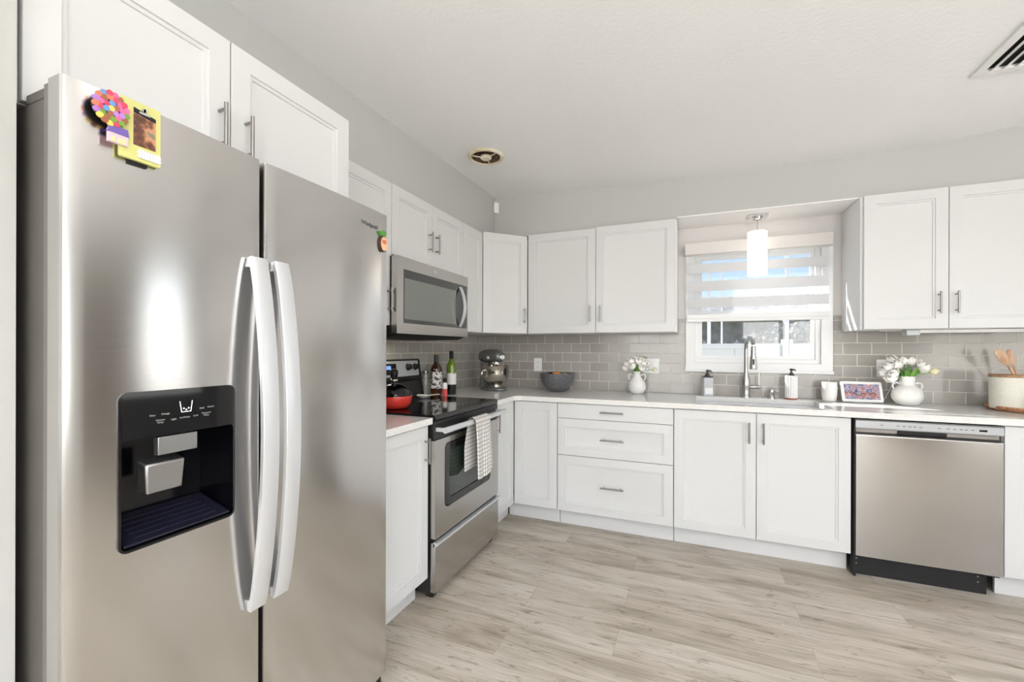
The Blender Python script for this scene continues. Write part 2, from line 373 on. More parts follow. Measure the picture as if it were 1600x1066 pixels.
# ------------------------------------------------------------------ zebra shade
sheer = mat('sheer_fabric', (.9, .9, .9), .8)
t, n, l, b = nodes(sheer)
tr = n.new('ShaderNodeBsdfTransparent'); tl = n.new('ShaderNodeBsdfTranslucent'); df = n.new('ShaderNodeBsdfDiffuse'); a1 = n.new('ShaderNodeMixShader'); a2 = n.new('ShaderNodeMixShader'); a1.inputs[0].default_value = .5; a2.inputs[0].default_value = .22
tl.inputs[0].default_value = df.inputs[0].default_value = (.9, .91, .92, 1)
l.new(tl.outputs[0], a1.inputs[1]); l.new(df.outputs[0], a1.inputs[2]); l.new(tr.outputs[0], a2.inputs[1]); l.new(a1.outputs[0], a2.inputs[2]); l.new(a2.outputs[0], n['Material Output'].inputs[0])
opaq = mat('woven_band', (.86, .86, .86), .8)
t, n, l, b = nodes(opaq)
tl = n.new('ShaderNodeBsdfTranslucent'); df = n.new('ShaderNodeBsdfDiffuse'); a1 = n.new('ShaderNodeMixShader'); a1.inputs[0].default_value = .72
tl.inputs[0].default_value = (.70, .71, .75, 1); df.inputs[0].default_value = (.84, .84, .84, 1)
l.new(tl.outputs[0], a1.inputs[1]); l.new(df.outputs[0], a1.inputs[2]); l.new(a1.outputs[0], n['Material Output'].inputs[0])
zs = thing('zebra_shade', 'white zebra roller shade with alternating sheer and solid bands over the window', 'blind', (2.247, -.02, 2.05))
def L(x): return x-2.247
MB().box(L(1.786), L(2.709), -.062, -.002, -.088, 0).build('cassette', 'niche', zs, bevel=.004)
MB().box(L(1.805), L(2.690), -.030, -.0292, 1.515-2.05, 1.965-2.05).build('sheer_fabric', sheer, zs)
mb = MB()
for z0, z1 in ((1.826, 1.892), (1.690, 1.764), (1.568, 1.636)): mb.box(L(1.805), L(2.690), -.0315, -.0302, z0-2.05, z1-2.05)
mb.build('solid_band', opaq, zs)
mb = MB(); mb.box(L(1.800), L(2.694), -.040, -.020, 1.462-2.05, 1.484-2.05); mb.box(L(1.800), L(2.694), -.034, -.026, 1.484-2.05, 1.518-2.05); mb.build('bottom_rail', 'white', zs, bevel=.003)

# ------------------------------------------------------------------ outdoors beyond the window
grass = mat('lawn', srgb(150, 150, 130), .9); noise_color(grass, srgb(120, 125, 95), srgb(185, 182, 160), 12)
struct('ground', MB().box(-12, 16, .2, 30, -.25, -.12), grass)
vinyl = mat('vinyl_fence', srgb(226, 228, 226), .45); noise_bump(vinyl, 40, .05, .001)
fe = thing('vinyl_fence', 'white vinyl privacy fence across the yard outside the window', 'fence', (2.5, 2.6, -.12))
mb = MB()
for k in range(-24, 25): mb.box(k*.15+.003, k*.15+.147, -.012, .012, .06, 1.40)
mb.build('board_panel', vinyl, fe)
MB().box(-3.7, 3.7, -.025, .025, 1.38, 1.45).build('top_rail', vinyl, fe, bevel=.004)
for x in (-2.6, -.6, .42, 1.9): MB().box(x-.055, x+.055, -.055, .055, 0, 1.50).build('fence_post', vinyl, fe, bevel=.006)
for i, (x, tx) in enumerate(((2.07, 'left'), (2.25, 'thin middle'), (3.12, 'right braced'))):
    r = .022 if i != 1 else .012
    p = MB().box(-r, r, -r, r, 0, 2.9).box(-.5 if i == 2 else -.02, .5 if i == 2 else .02, -.02, .02, 2.86, 2.9)
    if i == 2: p.strap([(-.01, 0, 1.75), (-.42, 0, 2.35)], .03, .03, (0, 1, 0))
    tag(p.build('patio_post', 'white', None), tx+' white post of the patio structure seen through the lower sash', 'post'); o = bpy.context.scene.collection.objects[-1]
    o.location = (x, 3.1+.3*i, -.12)
hedge = mat('grey_foliage', srgb(140, 140, 135), .9); noise_color(hedge, srgb(84, 84, 82), srgb(168, 166, 162), 7, (1, 1, 2.2), .35, .62, 6)
stucco = mat('neighbour_stucco', srgb(175, 172, 168), .9); noise_color(stucco, srgb(112, 110, 108), srgb(140, 138, 135), 5)
nb = thing('neighbour_house', 'grey low house with dark roof standing behind the white fence', 'house', (3.2, 9, -.12))
MB().box(-6, 6, 0, 5, 0, 2.15).build('wall', stucco, nb)
MB().prism([(-.5, 2.15), (2.5, 3.05), (5.5, 2.15)], -6.4, 6.4, 'x').build('roof', hedge, nb)
mb = MB()
for k in range(5200):
    x = random.uniform(-3.5, 7); z = random.uniform(-.1, 1)*1.0+.75*math.sin(x*2.1)*.3+.6; y = 4.6+random.uniform(-.35, .35); q = random.uniform(.03, .075); a_ = random.uniform(0, PI); h_ = random.uniform(-.6, .6)
    ux, uy = math.cos(a_)*q, math.sin(a_)*q; mb.add([(x-ux, y-uy, z), (x+ux*.1, y, z+q*.6+h_*q), (x+ux, y+uy, z+h_*q), (x, y+.01, z-q*.6)], [(0, 1, 2, 3)])
mb.box(-3.5, 7, 4.9, 5.0, -.12, 1.0)
tag(mb.build('shrub_row', hedge, None, smooth=20), 'row of pale grey shrubs showing above the white fence', 'hedge')['kind'] = 'stuff'

# ------------------------------------------------------------------ cabinet builders (local frame: front face at y=0 looking to -y, x right, y into the unit)
def door_mesh(x0, x1, z0, z1, fw=.057, t=.019, flat=False):
    m = MB()
    if flat: return m.box(x0, x1, 0, t, z0, z1)
    def R(i, y): return [(x0+i, y, z0+i), (x1-i, y, z0+i), (x1-i, y, z1-i), (x0+i, y, z1-i)]
    m.rings([R(0, t), R(0, .0012), R(.0012, 0), R(fw-.0005, 0), R(fw+.0010, .0050), R(fw+.010, .0062), R(fw+.0115, .0105), R(fw+.013, .0108)])
    return m
def bar_pull(parent, x, z, length, vertical=True, y=0, label=None, mt='nickel'):
    m = MB(); r = .0052; st = .030
    if vertical:
        m.lathe([(r*.8, 0), (r, .0006), (r, length-.0006), (r*.8, length)], (x, y-st, z-length/2), 14)
        for s in (-1, 1): m.cyl((x, y-st, z+s*length*.36), .0042, st, 'y', 10)
    else:
        m.lathe([(r*.8, 0), (r, .0006), (r, length-.0006), (r*.8, length)], (x-length/2, y-st, z), 14, 'x')
        for s in (-1, 1): m.cyl((x+s*length*.36, y-st, z), .0042, st, 'y', 10)
    return m.build('handle', mt, parent)
greyoak = mat('grey_brown_wood', srgb(112, 100, 90), .5); noise_color(greyoak, srgb(98, 86, 76), srgb(124, 112, 102), 8, (6, 6, 1))
dr_ = bpy.data.objects.new('added_door_1', None); C.objects.link(dr_); dr_.location = (5.195, -1.62, 0); dr_.rotation_euler = (0, 0, -PI/2); dr_['kind'] = 'structure'  # door added out of view to darken the refrigerator's reflection
mb = door_mesh(-.38, .38, .01, 2.02, .11, .035); mb.xf(Matrix.Translation((0, -.036, 0))); mb.build('door_leaf', greyoak, dr_)
MB().sphere((.31, -.07, 1.0), .027, 16, 10).cyl((.31, -.06, 1.0), .010, .025, 'y', 12).build('door_knob', 'nickel', dr_)
tc_ = thing('added_tall_cabinet', 'tall grey-brown wooden cabinet added behind the viewer for dark reflections', 'cabinet', (4.90, -6.02, 0), -PI/2)  # unseen cabinet put in as a dark shape for the dishwasher to reflect
MB().box(-.55, .55, -.235, .28, .002, 2.05).build('cabinet_box', greyoak, tc_, bevel=.004)
for a_ in (0, 1):
    mb = door_mesh(-.545+.546*a_, -.001+.546*a_, .09, 2.03, .07); mb.xf(Matrix.Translation((0, -.2545, 0))); bar_d = mb.build('door', greyoak, tc_)

G = .0016
def carcass(root, x0, x1, depth, z0, z1, mt='cabin'):
    # open-fronted box made of panels
    t = .018; m = MB(); f = .0205
    m.box(x0, x0+t, f, depth, z0, z1); m.box(x1-t, x1, f, depth, z0, z1)
    m.box(x0+t, x1-t, f, depth, z0, z0+t); m.box(x0+t, x1-t, f, depth, z1-t, z1); m.box(x0+t, x1-t, depth-t, depth, z0+t, z1-t)
    m.box(x0+t, x1-t, f+.3*depth, f+.3*depth+.001, z0+t, z1-t)
    return m.build('cabinet_box', mt, root)
def door(root, x0, x1, z0, z1, handle=None, flat=False, name='door', fw=.057):
    d = door_mesh(x0+G, x1-G, z0+G, z1-G, fw, flat=flat).build(name, 'cab', root, smooth=20)
    if handle: bar_pull(d, *handle)
    return d
def left_unit(name, label, cat, X, y0, group=None): return thing(name, label, cat, (X, y0, 0), PI/2, group)

DF = .624
WG = 'white shaker wall cabinets'
# over the refrigerator
u = left_unit('wall_cabinet', 'deep white two-door wall cabinet directly above the refrigerator', 'cabinet', .63, -3.154)
carcass(u, 0, .862, .625, 1.733, 2.118)
door(u, 0, .409, 1.733, 2.118, (.376, 1.860, .125)); door(u, .409, .862, 1.733, 2.118, (.452, 1.860, .125))
MB().box(-.0105, -.0005, .012, .60, 1.733, 2.13).build('filler_strip', 'cab', u)
u = left_unit('wall_cabinet', 'white wall cabinet between the refrigerator and the microwave', 'cabinet', .372, -2.285)
carcass(u, 0, .571, .368, 1.377, 2.126); door(u, 0, .571, 1.377, 2.126, (.538, 1.51, .125))
u = left_unit('wall_cabinet', 'short white two-door wall cabinet above the microwave', 'cabinet', .372, -1.711)
carcass(u, 0, .770, .368, 1.752, 2.130); door(u, 0, .383, 1.752, 2.130, (.345, 1.895, .12)); door(u, .383, .770, 1.752, 2.130, (.420, 1.895, .12))
u = left_unit('wall_cabinet', 'narrow white wall cabinet between the microwave and the angled corner cabinet', 'cabinet', .372, -.939)
carcass(u, 0, .297, .368, 1.377, 2.132); door(u, 0, .297, 1.377, 2.132)
a = Vector((.372, -.640)); bb = Vector((.634, -.368)); d = bb-a
u = thing('corner_wall_cabinet', 'angled white corner wall cabinet with one door', 'cabinet', (a.x, a.y, 0), math.atan2(d.y, d.x))
w_ = d.length
door(u, .002, w_-.002, 1.377, 2.146, (w_-.035, 1.517, .125))
mb = MB(); rz = math.atan2(d.y, d.x); inv = Matrix.Rotation(-rz, 3, 'Z')
def loc2(p): q = inv @ Vector((p[0]-a.x, p[1]-a.y, 0)); return (q.x, q.y)
nrm = Vector((-d.y, d.x)).normalized()
fa, fb_ = a+nrm*.0205+d.normalized()*.002, bb+nrm*.0205-d.normalized()*.002
mb.prism([loc2(p) for p in ((fa.x, fa.y), (fb_.x, fb_.y), (.632, -.001), (.001, -.001), (.001, -.638))], 1.377, 2.130); mb.build('cabinet_box', 'cabin', u)
def back_unit(name, label, x0, Y, cat='cabinet', group=None): return thing(name, label, cat, (x0, -Y, 0), 0, group)
u = back_unit('wall_cabinet', 'white two-door wall cabinet left of the window', .636, .368)
carcass(u, 0, 1.100, .364, 1.377, 2.1615); door(u, 0, .537, 1.377, 2.157, (.498, 1.519, .124)); door(u, .537, 1.091, 1.377, 2.165, (.574, 1.518, .124))
u = back_unit('wall_cabinet', 'white two-door wall cabinet right of the window', 2.772, .368)
carcass(u, 0, .80, .364, 1.378, 2.179); door(u, .012, .402, 1.378, 2.181, (.356, 1.526, .125)); door(u, .402, .80, 1.378, 2.181, (.432, 1.526, .125))
u = back_unit('wall_cabinet', 'white wall cabinet at the far right edge beyond the two-door one', 3.576, .368)
carcass(u, 0, .45, .364, 1.378, 2.179); door(u, 0, .45, 1.378, 2.181, (.41, 1.526, .125))

ZB, ZT = .118, .876
def base_unit(u, w, depth=.60, toe=True, top=.878, sides=True):
    carcass(u, 0, w, depth, ZB, top)
    if toe: MB().box(0.001, w-.001, .075, .090, .001, ZB-.001).build('toe_kick', 'cab', u)
u = left_unit('base_cabinet', 'white single-door base cabinet left of the stove', 'cabinet', DF, -2.245)
base_unit(u, .498); door(u, 0, .498, ZB, ZT, (.467, .757, .125))
u = left_unit('base_cabinet', 'narrow white base cabinet in the corner right of the stove', 'cabinet', DF, -.965)
carcass(u, 0, .332, .60, ZB, .878); MB().box(.001, .413, .075, .090, .001, ZB-.001).build('toe_kick', 'cab', u)
door(u, 0, .3385, ZB, ZT, (.022, .757, .125))
u = back_unit('corner_base_cabinet', 'white corner base cabinet with a plain handleless door', .632, DF)
carcass(u, 0.012, .323, .60, ZB, .878); MB().box(-.073, .322, .075, .090, .001, ZB-.001).build('toe_kick', 'cab', u)
door(u, -.006, .323, ZB, ZT)
u = back_unit('drawer_base_cabinet', 'white three-drawer base cabinet left of the sink', .957, DF)
base_unit(u, .769)
door(u, 0, .769, .771, ZT, (.380, .826, .155, False), True, 'drawer')
door(u, 0, .769, .512, .771, (.382, .640, .155, False), False, 'drawer')
door(u, 0, .769, ZB, .512, (.384, .318, .155, False), False, 'drawer')
u = back_unit('sink_base_cabinet', 'white two-door base cabinet under the sink', 1.728, DF)
m_ = MB()
for b in ((0, .018), (.907, .925)): m_.box(b[0], b[1], .0205, .60, ZB, .878)
m_.box(.018, .907, .0205, .60, ZB, ZB+.018); m_.box(.018, .907, .582, .60, ZB+.018, .64)
m_.build('cabinet_box', 'cabin', u); MB().box(0.001, .924, .075, .090, .001, ZB-.001).build('toe_kick', 'cab', u)
door(u, 0, .462, ZB, ZT, (.421, .757, .125)); door(u, .462, .925, ZB, ZT, (.496, .757, .125))
u = back_unit('base_cabinet', 'white base cabinet right of the dishwasher', 3.278, DF)
base_unit(u, .62); door(u, 0, .62, ZB, ZT, (.58, .757, .125))

# ------------------------------------------------------------------ counters, backsplash, sink
CT = .915; CB = .882
def arc(cx, cy, r, a0, a1, n=8): return [(cx+r*math.cos(a0+(a1-a0)*k/n), cy+r*math.sin(a0+(a1-a0)*k/n)) for k in range(n+1)]
S0, S1, SY0, SY1 = 1.862, 2.590, -.565, -.140
mb = MB(); cy = .648
# inner corner, rounded and eased at 45 degrees
mb.prism([(.002, -.972), (cy, -.972), (cy, -.700)]+arc(.700, -.700, .052, PI, PI/2, 6)[1:]+[(S0, -.648), (S0, -.002), (.002, -.002)], CB, CT)
mb.box(S0, S1, -.648, SY0, CB, CT); mb.box(S0, S1, SY1, -.002, CB, CT); mb.box(S1, 3.92, -.648, -.002, CB, CT)
tag(mb.build('countertop', 'quartz'), 'long L-shaped white quartz countertop running around the corner under the window', 'countertop')
tag(MB().box(.002, .648, -2.248, -1.742, CB, CT).build('countertop', 'quartz', bevel=.003), 'short piece of white quartz countertop between refrigerator and stove', 'countertop')
TH = .008
mb = MB(); mb.box(TH, 1.7385, -TH, -.0005, CT+.001, 1.376); mb.box(1.7385, 1.7855, -TH, -.0005, CT+.001, 1.49)
mb.box(1.7855, 2.7275, -TH, -.0005, CT+.001, 1.087); mb.box(2.7275, 2.771, -TH, -.0005, CT+.001, 1.49); mb.box(2.771, 5.19, -TH, -.0005, CT+.001, 1.376)
tag(mb.build('backsplash', 'tile_back'), 'glossy taupe subway tile backsplash along the window wall', 'backsplash')
mb = MB(); mb.box(.0005, TH, -2.25, -.0005, CT+.001, 1.376)
tag(mb.build('backsplash', 'tile_left'), 'glossy taupe subway tile backsplash behind the stove', 'backsplash')
sk = thing('sink', 'white undermount kitchen sink basin below the window', 'sink', (2.226, -.3525, CB))
def RRr(e, z, r=.03): return [(x, y, z) for x, y in rrect(-.370-e, .370+e, -.2185-e, .2185+e, r+e)]
cer = mat('sink_enamel', srgb(240, 241, 243), .15)
MB().rings([RRr(.0, -.003), RRr(.0, -.19), RRr(-.03, -.21)], False, True).build('basin', cer, sk)
MB().rings([RRr(.016, -.003), RRr(.016, -.215), RRr(-.03, -.226)], False, True).build('outer_shell', cer, sk)
ringm = MB(); o_ = RRr(.016, -.0005); i_ = RRr(0, -.0005); o2 = RRr(.016, -.004); i2 = RRr(0, -.004)
n_ = len(o_); vs = o_+i_+o2+i2; fs = []
for i in range(n_):
    j = (i+1) % n_; fs += [(i, j, n_+j, n_+i), (2*n_+i, 3*n_+i, 3*n_+j, 2*n_+j), (i, 2*n_+i, 2*n_+j, j), (n_+i, n_+j, 3*n_+j, 3*n_+i)]
ringm.add(vs, fs).build('rim', cer, sk)
MB().lathe([(.045, 0), (.045, .004), (.03, .005), (.02, .002)], (0, .05, -.209), 24).build('drain', 'chrome', sk)

# faucet
fc = thing('faucet', 'tall pull-down kitchen faucet in brushed nickel behind the sink', 'faucet', (2.192, -.085, CT))
MB().lathe([(.030, 0), (.030, .008), (.026, .014), (.0245, .05), (.026, .075), (.0275, .10), (.023, .135), (.0165, .165), (.0155, .175)], (0, 0, 0), 28).build('base', 'pewter', fc)
pts = [(0, 0, .165), (0, 0, .24), (0, 0, .34)]
dx, dy = .28, -.96
for k in range(1, 11):
    a_ = PI*k/11; r_ = .058; pts.append((dx*(r_-r_*math.cos(a_)), dy*(r_-r_*math.cos(a_)), .36+r_*1.05*math.sin(a_)))
MB().tube(pts, .0135, 16, up=(1, 0, 0)).build('spout', 'pewter', fc)
e = pts[-1]
MB().lathe([(.0138, 0), (.0155, -.02), (.018, -.07), (.0235, -.135), (.0245, -.155), (.021, -.160)], (dx*.115, dy*.115, .365), 20).build('spray_head', 'pewter', fc)
MB().box(dx*.115-.006, dx*.115+.006, dy*.115-.024, dy*.115-.014, .235, .275).build('spray_button', 'black', fc, bevel=.002)
MB().lathe([(.012, .015), (.0135, .03), (.0135, .085), (.010, .092)], (0, 0, .075), 16, 'x').build('valve', 'pewter', fc)
MB().tube([(.080, 0, .085), (.080, 0, .18)], [.0055, .004], 10).build('lever', 'pewter', fc)

fx = thing('sink_hole_cap', 'short chrome soap dispenser standing right of the faucet', 'soap dispenser', (2.352, -.075, CT))
MB().lathe([(.021, 0), (.021, .005), (.013, .012), (.0115, .028), (.016, .036), (.015, .058), (.009, .066)], (0, 0, 0), 20).build('body', 'chrome', fx)
MB().tube([(0, 0, .058), (.018, -.012, .060), (.036, -.022, .048)], [.007, .006, .005], 8).build('nozzle', 'chrome', fx)

# ------------------------------------------------------------------ refrigerator
fr = left_unit('refrigerator', 'stainless steel side-by-side refrigerator with ice and water dispenser', 'refrigerator', .775, -3.153)
FW = .902; GL, GR = .389, .400
def bow(x, a, b, c=.007): s = (x-(a+b)/2)/((b-a)/2); return -c*(1-s*s)*1.0
def curved_door(x0, x1, z0, z1, hole=None, t=.045, c=.007):
    m = MB(); xs = [x0, x0+.003, x0+.008]+[x0+.008+(x1-x0-.016)*k/14 for k in range(1, 14)]+[x1-.008, x1-.003, x1]
    zs = [z0, z1]
    if hole:
        xs = sorted(set([round(v, 5) for v in xs if abs(v-hole[0]) > .006 and abs(v-hole[1]) > .006]+[hole[0], hole[1]])); zs = [z0, hole[2], hole[3], z1]
    def fy(x):
        e = min(x-x0, x1-x); r = .006; rnd = 0 if e >= r else (r-math.sqrt(max(0, r*r-(r-e)**2)))
        return bow(x, x0, x1, c)+rnd
    nx_ = len(xs); vs = [(x, fy(x), z) for z in zs for x in xs]; fs = []
    for k in range(len(zs)-1):
        for i in range(nx_-1):
            if hole and k == 1 and hole[0]-1e-6 <= xs[i] < hole[1]-1e-6: continue
            a_ = k*nx_+i; fs.append((a_, a_+1, a_+nx_+1, a_+nx_))
    m.add(vs, fs)
    # top, bottom, sides, back
    for z in (z0, z1):
        m.add([(x, fy(x), z) for x in xs]+[(x1, t, z), (x0, t, z)], [tuple(range(nx_+2))])
    m.add([(x0, fy(x0), z0), (x0, fy(x0), z1), (x0, t, z1), (x0, t, z0)], [(0, 1, 2, 3)]); m.add([(x1, fy(x1), z0), (x1, fy(x1), z1), (x1, t, z1), (x1, t, z0)], [(0, 1, 2, 3)])
    return m
def bm_fix(o, ang=35):
    bm = bmesh.new(); bm.from_mesh(o.data); bmesh.ops.remove_doubles(bm, verts=bm.verts, dist=1e-5); bmesh.ops.recalc_face_normals(bm, faces=bm.faces); bm.to_mesh(o.data); bm.free()
    o.data.set_sharp_from_angle(angle=math.radians(ang)); return o
HX0, HX1, HZ0, HZ1 = .0860, .3120, .850, 1.162
fd = bm_fix(curved_door(0, GL, .055, 1.752, (HX0, HX1, HZ0, HZ1)).build('freezer_door', 'steel', fr))
rd = bm_fix(curved_door(GR, FW, .055, 1.752).build('door', 'steel', fr))
mb = MB()
for b in ((.001, .080, .058, 1.745), (.318, GL-.001, .058, 1.745), (.080, .318, .058, .842), (.080, .318, 1.170, 1.745)): mb.box(b[0], b[1], .0455, .062, b[2], b[3])
mb.build('door_gasket', 'fridge_edge', fd); MB().box(GR+.001, FW-.001, .0455, .062, .058, 1.745).build('door_gasket', 'fridge_edge', rd)
mb = MB(); mb.box(.004, FW-.004, .135, .76, .06, 1.722)
for b in ((.004, .078, .06, 1.722), (.320, FW-.004, .06, 1.722), (.078, .320, .06, .842), (.078, .320, 1.172, 1.722)): mb.box(b[0], b[1], .066, .135, b[2], b[3])
mb.build('body', 'fridge_side', fr)
MB().box(.006, FW-.006, .02, .70, .004, .052).build('base_grille', 'matblack', fr)
for x in (.004, FW-.09): MB().box(x, x+.085, .014, .14, 1.724, 1.744).build('hinge_cover', 'fridge_side', fr, bevel=.003)
def strap_pts(x, z0, z1, out, y0=-.003):
    P = []
    for k in range(25):
        s = k/24; zz = z0+(z1-z0)*s; P.append((x, y0-.010-out*(math.sin(PI*s)**.75), zz))
    return P
for par, xc, lb in ((fd, .3715, None), (rd, .4385, None)):
    h = MB().strap(strap_pts(xc, .588, 1.489, .048), .045, .013)
    for zz in (.600, 1.477): h.box(xc-.018, xc+.018, -.016, .001, zz-.012, zz+.012)
    h.build('handle', 'steel_light', par, smooth=50)
text_part('Whirlpool', .0205, mat('logo_grey', srgb(95, 95, 96), .4), rd, face_mtx(.8005, -.0056, 1.692) @ Matrix.Rotation(.0, 4, 'Z'), 'logo', .0006, True)
bpy.data.objects[rd.name].children
# dispenser
dp = MB()
OUT = rrect(.082, .316, .845, 1.167, .016); 
INN = rrect(.0865, .3115, .8505, 1.071, .010)
ring_prism(dp, OUT, INN, -.0085, -.004)
dpo = dp.build('dispenser', 'gloss', fr, smooth=25)
mb = MB(); mb.prism(rrect(.0865, .3115, 1.0705, 1.1645, .006), -.0095, .01, 'y'); mb.build('control_panel', 'gloss', dpo, smooth=25)
cav = mat('dispenser_cavity', srgb(9, 9, 14), .12)
mb = MB(); x0, x1, z0, z1 = HX0+.001, HX1-.001, HZ0+.001, HZ1-.001
mb.add([(x0, -.004, z0), (x1, -.004, z0), (x1, -.004, z1), (x0, -.004, z1), (x0+.004, .110, z0+.035), (x1-.004, .110, z0+.035), (x1-.004, .110, z1), (x0+.004, .110, z1)],
       [(0, 4, 5, 1), (1, 5, 6, 2), (2, 6, 7, 3), (3, 7, 4, 0), (4, 7, 6, 5)])
mb.build('cavity', cav, dpo, smooth=20)
trm = mat('drip_tray_grey', srgb(28, 28, 42), .18)
mb = MB(); mb.add([(x0+.006, -.0035, z0+.004), (x1-.006, -.0035, z0+.004), (x1-.008, .104, z0+.036), (x0+.008, .104, z0+.036), (x0+.006, -.0035, z0+.008), (x1-.006, -.0035, z0+.008), (x1-.008, .104, z0+.040), (x0+.008, .104, z0+.040)], [(0, 1, 2, 3), (4, 7, 6, 5), (0, 4, 5, 1), (1, 5, 6, 2), (2, 6, 7, 3), (3, 7, 4, 0)])
for k in range(5): s = .15+.16*k; mb.box(x0+.03, x1-.03, -.0035+.1075*s-.001, -.0035+.1075*s+.001, z0+.007+.032*s, z0+.0095+.032*s)
mb.build('drip_tray', trm, dpo, smooth=20)
MB().box(.148, .226, -.0125, .004, 1.030, 1.0675).build('ice_lever', 'lever', dpo, bevel=.001)
mb = MB(); mb.add([(.130, .03, 1.020), (.206, .03, 1.020), (.206, -.004, 1.012), (.130, -.004, 1.012), (.133, .034, .952), (.203, .034, .952), (.203, .0, .948), (.133, .0, .948)], [(0, 1, 2, 3), (4, 7, 6, 5), (0, 4, 5, 1), (1, 5, 6, 2), (2, 6, 7, 3), (3, 7, 4, 0)])
mb.build('water_paddle', 'lever', dpo, bevel=.004)
led = mat('white_indicator', (.9, .92, 1), .5, Emission_Color=(.9, .93, 1, 1), Emission_Strength=1.2)
dim = mat('grey_legend', srgb(165, 167, 168), .5)
mb = MB(); yy = -.0100
def bar2(mb, xa, za, xb, zb, w=.0012, y=yy):
    dx_, dz_ = xb-xa, zb-za; ln = math.hypot(dx_, dz_); nx_, nz_ = -dz_/ln*w/2, dx_/ln*w/2
    mb.prism([(xa+nx_, za+nz_), (xb+nx_, zb+nz_), (xb-nx_, zb-nz_), (xa-nx_, za-nz_)], y-.0002, y+.0002, 'y')
bar2(mb, .191, 1.139, .1945, 1.1155); bar2(mb, .2165, 1.139, .2135, 1.1155); bar2(mb, .1945, 1.1155, .2135, 1.1155)
for q, z in ((.199, 1.123), (.204, 1.1198), (.209, 1.123)): mb.cyl((q, yy-.0002, z), .0016, .0004, 'y', 10)
mb.build('glass_icon', led, dpo)
for s, x, z in (('Light', .179, 1.1020), ('Ice/Water', .2015, 1.1030), ('Lock', .224, 1.1040), ('Measured', .2465, 1.1070), ('Filling', .2465, 1.1020), ('Options', .1535, 1.1040), ('Setup', .1535, 1.0990), ('Filter', .139, 1.1150), ('Change', .163, 1.1160), ('Hold', .237, 1.1190), ('Unlock', .257, 1.1200)):
    text_part(s, .0052, dim, dpo, face_mtx(x, yy, z), 'button_legend', .0001)

# magnets on the fridge
lime = mat('lime_frame', srgb(206, 204, 128), .5); noise_bump(lime, 90, .05, .001)
photo = mat('brown_photo', (.2, .12, .08), .4)
t, n, l, b = nodes(photo)
tc = n.new('ShaderNodeTexCoord'); vo = n.new('ShaderNodeTexNoise'); vo.inputs['Scale'].default_value = 42; vo.inputs['Detail'].default_value = 2
cr = n.new('ShaderNodeValToRGB'); el = cr.color_ramp.elements
for _ in range(2): el.new(.5)
for i, (p, c) in enumerate(((.3, (38, 30, 28)), (.46, (110, 66, 46)), (.58, (196, 140, 104)), (.72, (120, 118, 96)))): el[i].position = p; el[i].color = (*srgb(*c), 1)
l.new(tc.outputs['Object'], vo.inputs['Vector']); l.new(vo.outputs[0], cr.inputs[0]); l.new(cr.outputs[0], b.inputs['Base Color'])
mg = left_unit('picture_magnet', 'lime green magnetic photo clip with coloured dots, high on the freezer door', 'magnet', .7818, -3.075)
def fp(y, z): return (y+3.075, z)
MB().prism(rrect(0, .070, 1.633, 1.752, .004), -.012, -.004, 'y').build('backing_board', lime, mg, bevel=.0008)
MB().prism([(.022, 1.664), (.060, 1.664), (.060, 1.730), (.022, 1.738)], -.0135, -.012, 'y').build('photo', photo, mg)
MB().prism([(.022, 1.728), (.060, 1.722), (.060, 1.730), (.022, 1.738)], -.0142, -.0135, 'y').build('photo_top_strip', 'matblack', mg)
mb = MB(); mb.box(.030, .049, -.0165, -.0142, 1.7285, 1.7325); mb.cyl((.0395, -.016, 1.738), .0045, .004, 'y', 16); mb.box(.0375, .0415, -.016, -.013, 1.730, 1.741); mb.build('clip', 'chrome', mg)
mb = MB()
for k in range(8): mb.prism([(.030+k*.0048, 1.640), (.0340+k*.0048, 1.640), (.0340+k*.0048, 1.655), (.0320+k*.0048, 1.658), (.030+k*.0048, 1.655)], -.0155, -.012, 'y')
mb.box(.028, .0695, -.0150, -.012, 1.643, 1.6455); mb.box(.028, .0695, -.0150, -.012, 1.650, 1.652); mb.build('picket_fence', 'white', mg)
cols = [(240, 120, 90), (235, 100, 150), (245, 205, 95), (95, 145, 200), (110, 150, 60), (175, 120, 200), (200, 60, 90), (150, 90, 60), (245, 160, 100)]
cmat = [mat('dot_colour', srgb(*c), .45) for c in cols]
rr = random.Random(3); groups = {i: MB() for i in range(len(cols))}; k = 0
MB().lathe([(.027, 0), (.027, .006)], (-.016, -.014, 1.714), 24, 'y').build('dot_backing', 'matblack', mg)
for ring_, cnt in ((0, 1), (.009, 6), (.017, 12), (.024, 17)):
    for j in range(cnt):
        a_ = 2*PI*j/cnt+ring_*40
        MB().cyl((-.016+ring_*math.cos(a_), -.0185-rr.random()*.002, 1.714+ring_*1.18*math.sin(a_)), .0054, .004, 'y', 12).build('coloured_dot', cmat[(k*5+rr.randint(0, 2)) % len(cols)], mg); k += 1
mb = MB(); mb.prism([(-.020, 1.652), (.011, 1.652), (.011, 1.676), (-.020, 1.676)], -.0175, -.010, 'y'); mb.build('little_panel', mat('pink_panel', srgb(222, 190, 200), .5), mg)
MB().prism([(-.021, 1.670), (.012, 1.670), (.010, 1.684), (-.018, 1.684)], -.0185, -.010, 'y').build('little_purple_strip', mat('purple_panel', srgb(105, 85, 160), .5), mg)
mb = MB()
for xx, zz in ((-.013, 1.658), (-.003, 1.658), (.004, 1.658)): mb.box(xx-.0025, xx+.0025, -.0185, -.0174, zz-.004, zz+.004)
mb.build('little_square', mat('cream_square', srgb(240, 225, 150), .5), mg)
MB().box(.018, .050, -.0040, .004, 1.6265, 1.640).build('magnet_block', 'matblack', mg)

